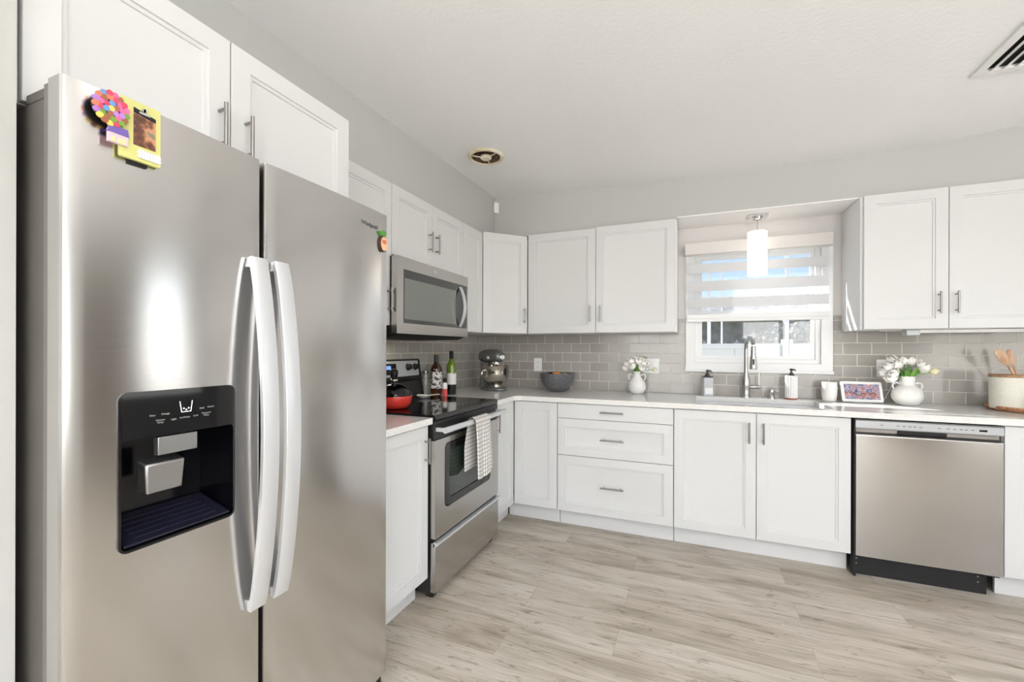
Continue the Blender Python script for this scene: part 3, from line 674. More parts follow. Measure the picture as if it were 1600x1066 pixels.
mg = left_unit('magnet', 'small round peach fruit magnet with green leaf under the logo', 'magnet', .7785, -2.283)
MB().lathe([(.024, 0), (.024, .010)], (0, -.006, 1.640), 28, 'y', .82, 1.25).build('base', mat('dark_wood_edge', srgb(60, 42, 32), .6), mg)
MB().lathe([(.0205, 0), (.0205, .002)], (.002, -.008, 1.640), 28, 'y', .82, 1.25).build('face', mat('peach_face', srgb(232, 184, 150), .5), mg)
MB().lathe([(.010, 0), (.010, .001)], (.002, -.009, 1.647), 20, 'y', 1.2, .8).build('face_patch', mat('orange_patch', srgb(206, 112, 70), .5), mg)
MB().prism([(-.020, 1.683), (-.004, 1.688), (.006, 1.684), (.012, 1.676), (.002, 1.668), (-.008, 1.668)], -.010, .002, 'y').build('leaf', mat('leaf_green', srgb(80, 140, 60), .5), mg)

# ------------------------------------------------------------------ stove
st = left_unit('stove', 'stainless steel electric stove with black glass cooktop', 'stove', .655, -1.738)
SW = .768
MB().box(.003, SW-.003, .030, .640, .035, .895).build('body', 'black', st)
mb = MB(); mb.prism([(.000, .030), (.012, .000), (SW-.012, .000), (SW, .030), (SW, .575), (0, .575)], .897, .925); mb.build('cooktop', 'gloss', st, bevel=.004)
ringc = mat('burner_ring', srgb(88, 88, 90), .2)
for x, y, r in ((.20, .17, .105), (.57, .17, .09), (.20, .42, .075), (.57, .42, .105)):
    for q in (r, r*.6):
        a_ = [(x+(q+.0010)*math.cos(2*PI*k/40), y+(q+.0010)*math.sin(2*PI*k/40), .9256) for k in range(40)]; c_ = [(x+(q-.0010)*math.cos(2*PI*k/40), y+(q-.0010)*math.sin(2*PI*k/40), .9256) for k in range(40)]
        MB().add(a_+c_, [(k, (k+1) % 40, 40+(k+1) % 40, 40+k) for k in range(40)]).build('burner_ring', ringc, st)
MB().box(.006, SW-.006, .004, .030, .800, .893).build('front_band', 'black', st, bevel=.002)
# oven door
od = MB(); OO = rrect(.004, SW-.004, .305, .798, .006); II = rrect(.108, .632, .442, .760, .028)
ring_prism(od, OO, II, 0, .028); odo = od.build('oven_door', 'steel_warm', st, smooth=25)
mb = MB(); ring_prism(mb, rrect(.100, .640, .434, .768, .03), rrect(.142, .598, .474, .728, .022), -.002, .012); mb.build('window_frame', 'gloss', odo, smooth=25)
ovg = mat('oven_glass', srgb(30, 36, 34), .04, 0, Specular_IOR_Level=.9); noise_color(ovg, srgb(28, 34, 30), srgb(46, 56, 48), 3)
MB().box(.135, .605, .004, .010, .466, .736).build('oven_window', ovg, odo)
mb = MB(); P = [(.012+(SW-.024)*k/20, -.052-.006*math.sin(PI*k/20), .852) for k in range(21)]; mb.tube(P, .0155, 16, flat=(1, .8)); mb.box(.016, .036, -.048, .006, .843, .861); mb.box(SW-.036, SW-.016, -.048, .006, .843, .861)
mb.build('door_handle', 'steel_light', odo, smooth=50)
dr = MB(); dr.box(.004, SW-.004, -.002, .028, .040, .288); dro = dr.build('storage_drawer', 'steel_warm', st, bevel=.003)
mb = MB(); mb.prism([(-.002, .268), (-.020, .282), (-.020, .292), (.010, .292), (.010, .268)], .004, SW-.004, 'x'); mb.build('drawer_lip', 'steel_light', dro, bevel=.001)
MB().box(.006, SW-.006, .012, .034, .290, .305).build('drawer_gap', 'matblack', st)
for x in (.03, SW-.07):
    for y in (.03, .56): MB().box(x, x+.04, y, y+.04, 0.0005, .035).build('foot', 'black', st)
# backguard
bgd = MB(); bgd.prism([(.575, .925), (.600, 1.035), (.592, 1.052), (.600, 1.058), (.618, 1.182), (.642, 1.186), (.642, .925)], .004, SW-.004, 'x'); bgo = bgd.build('backguard', 'black', st, bevel=.002)
tilt = math.atan2(.018, .124)
def bgm(x, z): return Matrix.Translation((x, .600+(z-1.058)*.018/.124, z)) @ Matrix.Rotation(-tilt, 4, 'X')
mb = MB().box(-.345, .350, -.004, .002, -.052, .052); mb.xf(bgm(.384, 1.122)); mb.build('control_panel', 'steel_panel', bgo, bevel=.0015)
mb = MB().box(-.115, .115, -.006, 0, -.036, .036); mb.xf(bgm(.372, 1.122)); mb.build('display_panel', 'gloss', bgo, bevel=.002)
scr = mat('blue_display', srgb(70, 110, 180), .3, Emission_Color=(.25, .45, .9, 1), Emission_Strength=.6)
mb = MB().box(-.03, .03, -.0068, -.006, -.012, .012); mb.xf(bgm(.400, 1.132)); mb.build('clock_display', scr, bgo)
mb = MB()
for i in range(4):
    for j in range(2): mb.box(-.095+i*.03, -.095+i*.03+.018, -.0068, -.006, -.026+j*.03, -.014+j*.03)
mb.xf(bgm(.372, 1.122)); mb.build('button', 'black', bgo)
for x in (.070, .150, .612, .692):
    k_ = MB().lathe([(.024, 0), (.024, -.003), (.0195, -.005), (.0180, -.024), (.0165, -.026)], (0, -.004, 0), 22, 'y'); k_.box(-.0035, .0035, -.036, -.026, -.016, .016); k_.xf(bgm(x, 1.130)); k_.build('knob', 'black', bgo)

# towel over the oven handle
tw = mat('checked_towel', (.8, .8, .8), .9)
t, n, l, b = nodes(tw)
tc = n.new('ShaderNodeTexCoord'); sp = n.new('ShaderNodeSeparateXYZ'); l.new(tc.outputs['UV'], sp.inputs[0])
prev = None
for ax in ('X', 'Y'):
    m1 = n.new('ShaderNodeMath'); m1.operation = 'FRACT'; m0 = n.new('ShaderNodeMath'); m0.operation = 'MULTIPLY'; m0.inputs[1].default_value = 1
    l.new(sp.outputs[ax], m0.inputs[0]); l.new(m0.outputs[0], m1.inputs[0]); m2 = n.new('ShaderNodeMath'); m2.operation = 'LESS_THAN'; m2.inputs[1].default_value = .22 if ax == 'X' else .12; l.new(m1.outputs[0], m2.inputs[0])
    if prev: m3 = n.new('ShaderNodeMath'); m3.operation = 'MAXIMUM'; l.new(prev.outputs[0], m3.inputs[0]); l.new(m2.outputs[0], m3.inputs[1]); prev = m3
    else: prev = m2
mx = n.new('ShaderNodeMix'); mx.data_type = 'RGBA'; mx.inputs[6].default_value = (*srgb(236, 233, 228), 1); mx.inputs[7].default_value = (*srgb(96, 92, 90), 1)
l.new(prev.outputs[0], mx.inputs[0]); l.new(mx.outputs[2], b.inputs['Base Color'])
def towel():
    me = bpy.data.meshes.new('towel'); nu, nv = 36, 60; HZ = .852; HX = .707
    vs = []; uv = []
    Lf, Lb = .318, .27; rad = .0215; top = PI*rad; tot = Lf+top+Lb
    for j in range(nv+1):
        s = tot*j/nv
        for i in range(nu+1):
            u_ = i/nu; wv = .004*math.sin(u_*PI*3.3+.4)+.0015*math.sin(u_*PI*8)
            if s < Lf: h = Lf-s; dz = -(h); out = rad+wv*min(1, h/.10)*1.3+.006*min(1, h/.2)+.0035; x = HX+out; z = HZ-h
            elif s < Lf+top: a_ = (s-Lf)/rad; x = HX+(rad+.0015)*math.cos(a_); z = HZ+(rad)*math.sin(a_)
            else: h = s-Lf-top; x = HX-rad+.0005+.003*math.sin(u_*PI*4)*0; z = HZ-h
            wdt = .185+.02*(min(1, abs(z-HZ)/.2)) if s < Lf else (.185 if s < Lf+top else .185+.03*min(1, abs(z-HZ)/.15))
            yc = -1.355-(0 if s < Lf+top else .028*min(1, abs(z-HZ)/.12))
            y = yc+(u_-.5)*wdt+(.018*min(1, (HZ-z)/.3) if s < Lf else 0)
            if s < Lf: z -= .028*u_*min(1, h/.3)*0+.012*math.sin(u_*4)*min(1, h/.3)
            vs.append((x, y, z)); uv.append((u_*.30/.022, s/.022))
    fs = [(j*(nu+1)+i, j*(nu+1)+i+1, (j+1)*(nu+1)+i+1, (j+1)*(nu+1)+i) for j in range(nv) for i in range(nu)]
    me.from_pydata(vs, [], fs); ul = me.uv_layers.new(name='UVMap')
    for lp in me.loops: ul.data[lp.index].uv = uv[lp.vertex_index]
    me.polygons.foreach_set('use_smooth', [True]*len(me.polygons)); me.materials.append(tw)
    o = bpy.data.objects.new('towel', me); C.objects.link(o); md = o.modifiers.new('thickness', 'SOLIDIFY'); md.thickness = .002; md.offset = 1
    tag(o, 'white dish towel with thin dark grid hanging over the oven handle', 'towel')
towel()

# ------------------------------------------------------------------ microwave
mw = left_unit('microwave', 'stainless steel over-the-range microwave with black window', 'microwave', .422, -1.733)
MWW = .766; z0, z1 = 1.336, 1.7425
MB().box(.006, MWW-.006, .035, .412, z0+.002, z1).build('body', 'black', mw)
mb = MB(); ring_prism(mb, rrect(0, MWW, z0, z1, .005), rrect(.055, MWW-.008, 1.392, 1.678, .003), 0, .034); mwo = mb.build('door_frame', 'steel_warm', mw, smooth=25)
gd = mat('dark_glass_panel', srgb(44, 44, 44), .12, 0, Specular_IOR_Level=.8)
MB().box(.054, MWW-.007, .002, .030, 1.391, 1.679).build('glass_panel', gd, mw)
mesh_g = mat('window_mesh', srgb(120, 124, 118), .16, .35, Specular_IOR_Level=.8); noise_bump(mesh_g, 3, .05, .002)
MB().box(.066, .612, .0008, .004, 1.414, 1.632).build('window', mesh_g, mw)
mb = MB(); mb.strap([(.655, -.004-.036*math.sin(PI*k/16)**.8, 1.402+.258*k/16) for k in range(17)], .026, .010); mb.build('handle', 'steel_light', mw, smooth=50)
MB().box(.6835, .6845, -.0006, .0, z0+.002, 1.392).box(.6835, .6845, -.0006, 0, 1.678, z1-.002).build('panel_seam', 'nickel', mw)
mb = MB(); mb.prism([(.014, z0), (.40, z0), (.38, z0-.024), (.06, z0-.020)], .02, MWW-.02, 'x'); mb.build('vent_base', 'matblack', mw)
tl_ = mat('hood_lamp', (1, .85, .6), .4, Emission_Color=(1, .75, .45, 1), Emission_Strength=2)
MB().box(.06, .12, .30, .35, z0-.0245, z0-.0225).build('lamp', tl_, mw)
MB().lathe([(.014, 0), (.014, .0008)], (.36, -.0009, 1.711), 20, 'y', 1.3, .5).build('badge', 'chrome', mw)

# ------------------------------------------------------------------ dishwasher
dw = back_unit('dishwasher', 'stainless steel dishwasher with grey control strip', 2.662, .634, 'dishwasher')
DW = .612
MB().box(.0, DW, .035, .60, .10, .873).build('body', 'matblack', dw)
mb = MB(); mb.prism([(.030, .872), (.002, .872), (-.006, .866), (-.006, .828), (.002, .822), (.030, .822)], .006, DW-.004, 'x'); cpo = mb.build('control_strip', mat('strip_grey', srgb(176, 178, 180), .35, .5), dw, bevel=.001)
mb = MB(); R_ = []
xs = [.008+(DW-.014)*k/16 for k in range(17)]
prof = [(.118, .030), (.118, .001), (.122, -.004), (.40, -.0055), (.70, -.0055), (.785, -.005), (.790, -.003), (.802, .016), (.803, .030)]
for z, y in prof: R_.append([(x, y-(.003*(1-((x-DW/2)/(DW/2))**2) if y < 0 else 0), z) for x in xs])
mb.rings(R_, False, False, False); mb.rings([[(xs[0], y, z), (xs[0], .034, z)] for z, y in prof], False, False, False); mb.rings([[(xs[-1], y, z), (xs[-1], .034, z)] for z, y in prof], False, False, False)
bm_fix(mb.build('door_panel', 'steel_dish', dw, smooth=40), 12)
MB().box(.008, DW-.006, .028, .036, .800, .826).build('pull_recess', 'fridge_edge', dw)
MB().box(.20, .40, .018, .030, .803, .824).build('pocket_handle', 'matblack', dw)
MB().box(.0, .009, .0, .05, .005, .872).build('side_bracket', 'matblack', dw)
mb = MB().box(0, DW-.045, .045, .060, .002, .112); tko = mb.build('toe_panel', 'matblack', dw)
for x in (.012, DW-.09): MB().cyl((x+.012, .043, .060), .004, .003, 'y', 10).cyl((x+.012, .043, .088), .004, .003, 'y', 10).build('screw', 'nickel', tko)
mb = MB()
for x in (.12, .19, .215, .24, .26, .285, .36, .395, .42, .445, .465, .49): mb.box(x-.006, x+.006, -.0066, -.006, .846, .849)
mb.build('control_mark', 'black', cpo); MB().box(.515, .545, -.0066, -.006, .842, .852).build('display', 'gloss', cpo)

# ------------------------------------------------------------------ small wall fittings
def plate(x, z, w, h, rockers, label, name, cat):
    r = thing(name, label, cat, (x, -TH-.0005, z))
    MB().prism(rrect(-w/2, w/2, -h/2, h/2, .004), -.005, 0, 'y').build('cover_plate', 'plastic', r, bevel=.001)
    return r
r = plate(.598, 1.119, .072, .115, 1, 'white outlet on the tile between mixer and grey bowl', 'power_outlet', 'outlet')
for z in (-.02, .02):
    rc = MB().prism(rrect(-.017, .017, z-.014, z+.014, .008), -.0072, -.004, 'y').build('receptacle', 'plastic', r)
    MB().box(-.008, -.006, -.0076, -.0071, z-.003, z+.006).box(.006, .008, -.0076, -.0071, z-.003, z+.006).build('slot', 'black', rc)
r = plate(1.541, 1.125, .118, .115, 2, 'white double light switch partly behind the flower vase near the window', 'light_switch', 'switch')
for x in (-.027, .027): MB().box(x-.017, x+.017, -.0078, -.004, -.033, .033).build('rocker', 'plastic', r, bevel=.001)
r = plate(2.997, 1.135, .072, .115, 1, 'white outlet on the tile behind the tulips right of the window', 'power_outlet', 'outlet')
MB().prism(rrect(-.017, .017, .006, .034, .008), -.0072, -.004, 'y').build('receptacle', 'plastic', r)
pa = thing('power_adapter', 'white power adapter with thin cord plugged in behind the tulips', 'plug')
MB().box(3.000, 3.050, -.055, -.0165, 1.062, 1.125).build('adapter_body', 'plastic', pa, bevel=.005)
cord = MB(); P = [(3.025, -.045, 1.063), (3.028, -.05, 1.03), (3.01, -.05, .98), (2.99, -.05, .935), (2.975, -.05, .920), (2.955, -.06, .925), (2.94, -.075, .94)]
def smooth_path(P, n=6):
    P = [Vector(p) for p in P]; out = []
    for i in range(len(P)-1):
        p0, p1, p2, p3 = P[max(i-1, 0)], P[i], P[i+1], P[min(i+2, len(P)-1)]
        for k in range(n):
            t_ = k/n; out.append(.5*((2*p1)+(-p0+p2)*t_+(2*p0-5*p1+4*p2-p3)*t_*t_+(-p0+3*p1-3*p2+p3)*t_**3))
    return out+[P[-1]]
cord.tube(smooth_path(P), .0022, 8).build('cord', 'plastic', pa)
ms = thing('motion_sensor', 'small white motion sensor in the upper wall corner', 'sensor', (.3245, -.320, 2.415), math.radians(45))
MB().prism(rrect(-.022, .022, -.045, .045, .010), -.040, -.012, 'y').build('housing', 'plastic', ms, bevel=.004)
MB().prism([(-.0125, -.012), (.0125, -.012), (.0, -.001)], -.03, .03).build('bracket', 'plastic', ms)

# ceiling vents
cream = mat('aged_cream_enamel', srgb(226, 219, 196), .4); noise_color(cream, srgb(205, 190, 150), srgb(232, 226, 208), 14)
brown = mat('dusty_brown', srgb(84, 58, 42), .7); noise_color(brown, srgb(52, 34, 24), srgb(120, 88, 62), 40)
vx, vy = .622, -1.10; vz = ceil_z(vx, vy)
cv = thing('exhaust_vent', 'round cream ceiling exhaust vent with brown dusty louvres', 'vent', (vx, vy, vz-.001))
MB().lathe([(.112, 0), (.115, -.006), (.110, -.013), (.098, -.017), (.091, -.012), (.091, -.001)], (0, 0, 0), 40).build('rim', cream, cv)
MB().lathe([(.090, -.002), (.090, -.003)], (0, 0, 0), 40).build('back_plate', brown, cv)
for r_ in (.046, .060, .075):
    R_ = [[((q+r_)*math.cos(2*PI*i/36), (q+r_)*math.sin(2*PI*i/36), z) for i in range(36)] for q, z in ((0, -.004), (.010, -.012), (.013, -.012), (.003, -.004))]
    MB().rings(R_+[R_[0]], False, False).build('louvre_ring', brown, cv)
MB().lathe([(.034, -.004), (.036, -.016), (.030, -.022), (.010, -.024)], (0, 0, 0), 28).build('hub', cream, cv)
mb = MB()
for k in range(3): a_ = math.radians(100+120*k); mb.tube([(.03*math.cos(a_), .03*math.sin(a_), -.015), (.088*math.cos(a_), .088*math.sin(a_), -.012)], .004, 6)
mb.build('spoke', cream, cv)
gx, gy = 2.955, -1.04
rg = thing('ceiling_register', 'white rectangular air register at the right edge of the ceiling', 'vent', (gx, gy, ceil_z(3.1, -1.2)-.0005))
mb = MB(); 
for b in ((0, .36, -.035, 0), (0, .36, -.36, -.325), (0, .035, -.325, -.035), (.325, .36, -.325, -.035)): mb.box(b[0], b[1], b[2], b[3], -.012, .01)
mb.build('frame', 'plastic', rg, bevel=.003)
MB().box(.036, .324, -.324, -.036, -.002, 0).build('duct_opening', 'matblack', rg)
for k in range(7):
    x = .05+k*.040; MB().add([(x, -.325, -.015), (x, -.035, -.015), (x+.024, -.035, -.003), (x+.024, -.325, -.003), (x, -.325, -.017), (x, -.035, -.017), (x+.024, -.035, -.005), (x+.024, -.325, -.005)], [(0, 1, 2, 3), (4, 7, 6, 5), (0, 4, 5, 1), (1, 5, 6, 2), (2, 6, 7, 3), (3, 7, 4, 0)]).build('louvre', 'plastic', rg)

# flush ceiling lamp just above the frame
lampm = mat('lamp_diffuser', (1, .98, .94), .5, Emission_Color=(1, .97, .93, 1), Emission_Strength=10)
fl = thing('ceiling_lamp', 'round flush ceiling lamp in the middle of the kitchen ceiling', 'lamp', (1.75, -2.75, ceil_z(1.75, -2.75)-.001))
MB().lathe([(.17, 0), (.17, -.02), (.155, -.022)], (0, 0, 0), 36).build('base', 'white', fl); MB().lathe([(.15, -.022), (.145, -.045), (.10, -.062), (.03, -.068)], (0, 0, 0), 36).build('diffuser', lampm, fl)

# made-up uplight, out of view, added to brighten the ceiling
fl = thing('added_uplight', 'tall white uplight added unseen behind the viewer to brighten the ceiling', 'lamp', (3.35, -4.75, 0))
MB().lathe([(.14, .001), (.14, .015), (.02, .03)], (0, 0, 0), 32).build('base', 'white', fl); MB().cyl((0, 0, .03), .012, 1.66, 'z', 12).build('pole', 'white', fl)
MB().lathe([(.012, 1.69), (.06, 1.70), (.17, 1.80), (.165, 1.80), (.055, 1.708), (.0, 1.70)], (0, 0, 0), 36).build('bowl_shade', 'white', fl)
ul = light('ceiling_fill_light', 'AREA', 155, (1, 1, 1), (3.35, -4.75, 1.79), (0, 0, 1), .26, .26); ul.data.shape = 'DISK'

# pendant lamp
PX, PY = 2.250, -.168
pd = thing('pendant_lamp', 'white cylinder pendant lamp hanging in front of the window', 'lamp', (PX, PY, 2.181))
MB().prism(rrect(-.062, .062, -.05, .05, .012), -.012, -.001).build('canopy', 'chrome', pd, bevel=.002)
MB().lathe([(.034, -.012), (.030, -.026), (.012, -.034)], (0, 0, 0), 24).build('canopy_dome', 'chrome', pd)
MB().cyl((0, 0, -.112), .0028, .085, 'z', 8).build('stem', 'chrome', pd)
shade = mat('frosted_shade', (.95, .93, .89), .4, Emission_Color=(1, .93, .84, 1), Emission_Strength=1.25, Transmission_Weight=.0)
MB().lathe([(.004, -.112), (.058, -.113), (.060, -.116), (.060, -.415), (.057, -.415), (.057, -.118)], (0, 0, 0), 36).build('shade', shade, pd)
MB().lathe([(.045, -.406), (.045, -.400), (.010, -.398)], (0, 0, 0), 24).build('inner_rim', 'chrome', pd)

# under-cabinet light bar
ub = thing('under_cabinet_light', 'slim white light bar under the right wall cabinet', 'lamp', (3.02, -.24, 1.3775))
MB().box(.06, .60, -.03, .03, -.020, -.0005).build('light_bar', 'plastic', ub, bevel=.003)
MB().box(.0, .065, -.035, .035, -.034, -.0005).build('end_box', 'steel_panel', ub, bevel=.003)
MB().box(-.12, 0, -.004, .004, -.008, -.0005).build('cable_clip', 'nickel', ub)

# ------------------------------------------------------------------ things on the counter
Zc = CT+.0005
def lathe_thing(name, label, cat, loc, prof, m, n=36, part=None):
    o = MB().lathe(prof, (0, 0, 0), n).build(part or name, m, None, smooth=50); o.location = loc; return tag(o, label, cat)
# grey bowl with fruit
bowlm = mat('grey_stoneware', srgb(92, 92, 94), .3); noise_color(bowlm, srgb(82, 82, 85), srgb(108, 108, 110), 90)
BX, BY = .832, -.205
lathe_thing('fruit_bowl', 'dark grey stoneware bowl on the counter below the outlet', 'bowl', (BX, BY, Zc), [(.056, 0), (.064, .003), (.096, .026), (.122, .062), (.137, .104), (.142, .143), (.139, .146), (.136, .143), (.130, .110), (.110, .070), (.075, .030), (.02, .014)], bowlm, 44)
for dx_, dy_, z_, r_, c, nm, lb in ((.0, -.02, .128, .037, (226, 140, 92), 'orange', 'orange fruit on top in the dark grey bowl'), (-.058, .01, .122, .034, (58, 40, 46), 'plum', 'dark purple fruit at the left in the dark grey bowl'), (.055, .02, .115, .034, (196, 190, 120), 'pear', 'yellow-green fruit at the right in the dark grey bowl')):
    fm = mat(nm+'_skin', srgb(*c), .4); noise_color(fm, srgb(*[v*.85 for v in c]), srgb(*c), 12)
    o = MB().sphere((0, 0, 0), r_, 20, 14, (1, 1, .92)).build(nm, fm); o.location = (BX+dx_, BY+dy_, Zc+z_); tag(o, lb, 'fruit')
    st_ = MB().tube([(0, 0, r_*.86), (.002, 0, r_*1.05)], .0018, 6).build('stem', 'matblack', o)

ceram = mat('matte_white_ceramic', srgb(233, 232, 228), .55); noise_bump(ceram, 120, .08, .001)
pet = mat('white_petal', srgb(252, 250, 244), .8); petin = mat('cream_petal', srgb(238, 230, 196), .55)
leafm = mat('tulip_leaf', srgb(86, 140, 52), .45); noise_color(leafm, srgb(60, 112, 38), srgb(128, 178, 74), 30, (1, 1, .3))
def vase(name, label, loc, prof, hz, hr, handles):
    r = thing(name, label, 'vase', loc)
    MB().lathe(prof, (0, 0, 0), 40).build('body', ceram, r, smooth=60)
    for s in (-1, 1):
        P = [(s*a_*.93, -s*a_*.38*0+0, b_) for a_, b_ in handles]
        MB().tube(smooth_path(P, 5), .0052, 10).build('handle', ceram, r, smooth=60)
    return r
def petal(mb, base, dirv, ln, wd, ang, az, curl=.5):
    """cupped petal starting at base, leaning out by ang round the axis dirv"""
    R = dirv.to_track_quat('Z', 'Y').to_matrix(); nu, nv = 4, 6; vs = []
    for j in range(nv+1):
        t_ = j/nv; w_ = wd*math.sin(PI*(.12+.86*t_)**.8)*(1 if t_ < .97 else .5)
        for i in range(nu+1):
            s = (i/nu-.5)*2; rad = ln*(.30*math.sin(PI*min(1, t_*1.05))*curl+ang*t_)+.002
            x = rad-.25*wd*s*s*(.6); y = w_*s*.5; z = ln*t_
            p = Vector((x*math.cos(az)-y*math.sin(az), x*math.sin(az)+y*math.cos(az), z)); vs.append(tuple(base+R @ p))
    fs = [(j*(nu+1)+i, j*(nu+1)+i+1, (j+1)*(nu+1)+i+1, (j+1)*(nu+1)+i) for j in range(nv) for i in range(nu)]
    mb.add(vs, fs)
def tulip(start, head, label, group, open_=.0, size=.045, pm=None, leaf=True, bend=.5):
    start, head = Vector(start), Vector(head)
    r = thing('tulip', label, 'flower', tuple(start), 0, group)
    h = head-start; mid = h*.5+Vector((-h.x*.25, -h.y*.25, h.z*.12)); P = smooth_path([(0, 0, 0), tuple(mid), tuple(h)], 5)
    MB().tube(P, .0022, 7).build('stem', leafm, r, smooth=60)
    dirv = (P[-1]-P[-3]).normalized(); dirv = (dirv*.7+h.normalized()*.3).normalized()
    mb = MB()
    for k in range(3): petal(mb, h, dirv, size*.96, size*.74, .0+open_*.5, 2*PI*k/3+.5, 1.0)
    for k in range(3): petal(mb, h, dirv, size, size*.78, .06+open_, 2*PI*(k+.5)/3+.5, 1.1)
    o = mb.build('bloom', pm or pet, r, smooth=180); md = o.modifiers.new('thickness', 'SOLIDIFY'); md.thickness = .0012
    if leaf:
        az = random.uniform(0, 2*PI) if leaf is True else leaf; mb = MB(); vs = []; ln = .085+random.random()*.03
        for j in range(9):
            t_ = j/8; w_ = .011*math.sin(PI*min(1, .15+t_*.85)); rad = .045*t_**1.6; z = ln*t_-.02*t_*t_
            for s in (-1, 0, 1): x = rad-(.003 if s == 0 else 0); y = w_*s; vs.append((x*math.cos(az)-y*math.sin(az), x*math.sin(az)+y*math.cos(az), z+.0))
        mb.add(vs, [(j*3+i, j*3+i+1, (j+1)*3+i+1, (j+1)*3+i) for j in range(8) for i in range(2)])
        o = mb.build('leaf', leafm, r, smooth=180); md = o.modifiers.new('thickness', 'SOLIDIFY'); md.thickness = .001
    return r
V1 = (1.447, -.150, Zc)
vase('handled_vase', 'white two-handled ceramic vase left of the window', V1, [(.034, 0), (.048, .006), (.064, .035), (.067, .060), (.058, .090), (.038, .118), (.0265, .138), (.0260, .166), (.0285, .172), (.0245, .170), (.022, .150), (.03, .118), (.045, .09), (.02, .02)], 0, 0, [(.030, .140), (.052, .150), (.066, .138), (.066, .120), (.056, .104)])
top = (V1[0], V1[1], Zc+.166)
g = 'white tulips in the vase left of the window'
for dx_, dy_, dz_, op in ((-.050, -.01, .045, .35), (-.062, .0, .020, .25), (-.028, -.025, .062, .45), (-.015, .02, .070, .3), (.012, -.02, .058, .5), (.035, -.02, .050, .5), (.045, .015, .045, .35), (.010, .03, .045, .4), (.030, -.035, .020, .45), (-.020, -.04, .030, .4)):
    tulip((top[0]+dx_*.12, top[1]+dy_*.12, top[2]-.03), (top[0]+dx_, top[1]+dy_, top[2]+dz_), 'white tulip bunched in the handled vase left of the window', g, op*.9, .056)
tulip((top[0]+.002, top[1], top[2]-.02), (top[0]+.018, top[1]-.005, top[2]+.072), 'closed cream tulip bud standing highest in the vase left of the window', None, .02, .048, petin)
tulip((top[0]+.006, top[1], top[2]-.02), (top[0]+.112, top[1]-.01, top[2]+.020), 'single tulip drooping right in front of the light switch', None, .0, .036, petin, False)
V2 = (3.064, -.165, Zc)
vase('handled_vase', 'round white two-handled ceramic vase right of the photo display', V2, [(.040, 0), (.055, .006), (.074, .038), (.078, .062), (.070, .092), (.050, .114), (.0385, .122), (.0375, .126), (.0375, .178), (.0350, .178), (.0345, .128), (.045, .11), (.06, .08), (.02, .02)], 0, 0, [(.038, .128), (.054, .138), (.072, .132), (.077, .116), (.072, .100)])
top = (V2[0], V2[1], Zc+.172); g = 'white tulips in the round vase right of the window'
for dx_, dy_, dz_, op in ((-.075, -.01, .045, .5), (-.062, -.03, .010, .55), (-.085, .01, .018, .4), (-.045, -.02, .055, .4), (-.050, .02, .075, .35), (.030, .02, .062, .55), (.048, -.02, .045, .6), (.062, .01, .030, .5), (-.03, .03, .060, .3), (-.068, -.035, -.01, .5)):
    tulip((top[0]+dx_*.3, top[1]+dy_*.3, top[2]-.04), (top[0]+dx_, top[1]+dy_, top[2]+dz_), 'white tulip bunched in the round vase right of the window', g, op*.9, .060, None, random.uniform(-1.2, 1.2))
for dx_, dz_, lb in ((-.022, .080, 'closed white tulip bud at the top left of the round vase'), (.006, .078, 'closed white tulip bud at the top middle of the round vase')):
    tulip((top[0]+dx_*.3, top[1], top[2]-.04), (top[0]+dx_, top[1]-.02, top[2]+dz_), lb, None, .02, .052, pet, 0.3)
tulip((top[0]+.012, top[1], top[2]-.03), (top[0]+.100, top[1]-.02, top[2]+.032), 'single cream tulip reaching far right out of the round vase', None, .0, .048, petin, -.4)
# extra broad leaves of the right bouquet
for k, (az, ln) in enumerate(((-.5, .12), (-1.3, .10), (-1.9, .11), (-2.6, .09))):
    vs = []
    for j in range(9):
        t_ = j/8; w_ = .014*math.sin(PI*min(1, .12+t_*.88)); rad = .03+.055*t_**1.4
        for s in (-1, 0, 1): x = rad-(.004 if s == 0 else 0); y = w_*s; vs.append((x*math.cos(az)-y*math.sin(az), x*math.sin(az)+y*math.cos(az), ln*t_*.8))
    o = MB().add(vs, [(j*3+i, j*3+i+1, (j+1)*3+i+1, (j+1)*3+i) for j in range(8) for i in range(2)]).build('tulip_leaf', leafm, None, smooth=180)
    o.location = (top[0], top[1], top[2]-.012); md = o.modifiers.new('thickness', 'SOLIDIFY'); md.thickness = .0012
    tag(o, 'broad green tulip leaf leaning over the rim of the round vase', 'leaf', 'loose tulip leaves in the round vase')

# soap bottles
clear = mat('frosted_acrylic', srgb(232, 234, 238), .25, Transmission_Weight=.35)
def pump(par, z, m='black'):
    mb = MB(); mb.lathe([(.020, z), (.020, z+.006), (.013, z+.008), (.012, z+.020), (.005, z+.021), (.005, z+.033), (.010, z+.034), (.010, z+.046), (.006, z+.048)], (0, 0, 0), 20)
    mb.tube([(0, 0, z+.041), (.016, -.018, z+.041), (.021, -.024, z+.035)], [.005, .0045, .0035], 8); mb.build('pump', m, par)
sb = thing('soap_bottle', 'square clear soap bottle with black pump left of the faucet', 'soap dispenser', (1.941, -.095, Zc), math.radians(15))
MB().prism(rrect(-.033, .033, -.033, .033, .006), 0, .135).build('bottle', clear, sb, bevel=.003)
MB().prism(rrect(-.031, .031, -.031, .031, .005), .135, .143).build('lid', 'black', sb); pump(sb, .143)
MB().box(-.026, .026, -.0345, -.0335, .015, .060).build('sticker', 'white', sb)
sb = thing('soap_dispenser', 'white ribbed soap dispenser with wooden base and black pump', 'soap dispenser', (2.462, -.115, Zc))
wood = mat('warm_wood', srgb(168, 98, 70), .5); noise_color(wood, srgb(140, 78, 54), srgb(186, 116, 84), 16, (1, 1, 9))
MB().lathe([(.036, 0), (.036, .012)], (0, 0, 0), 32).build('wooden_base', wood, sb)
R_ = []
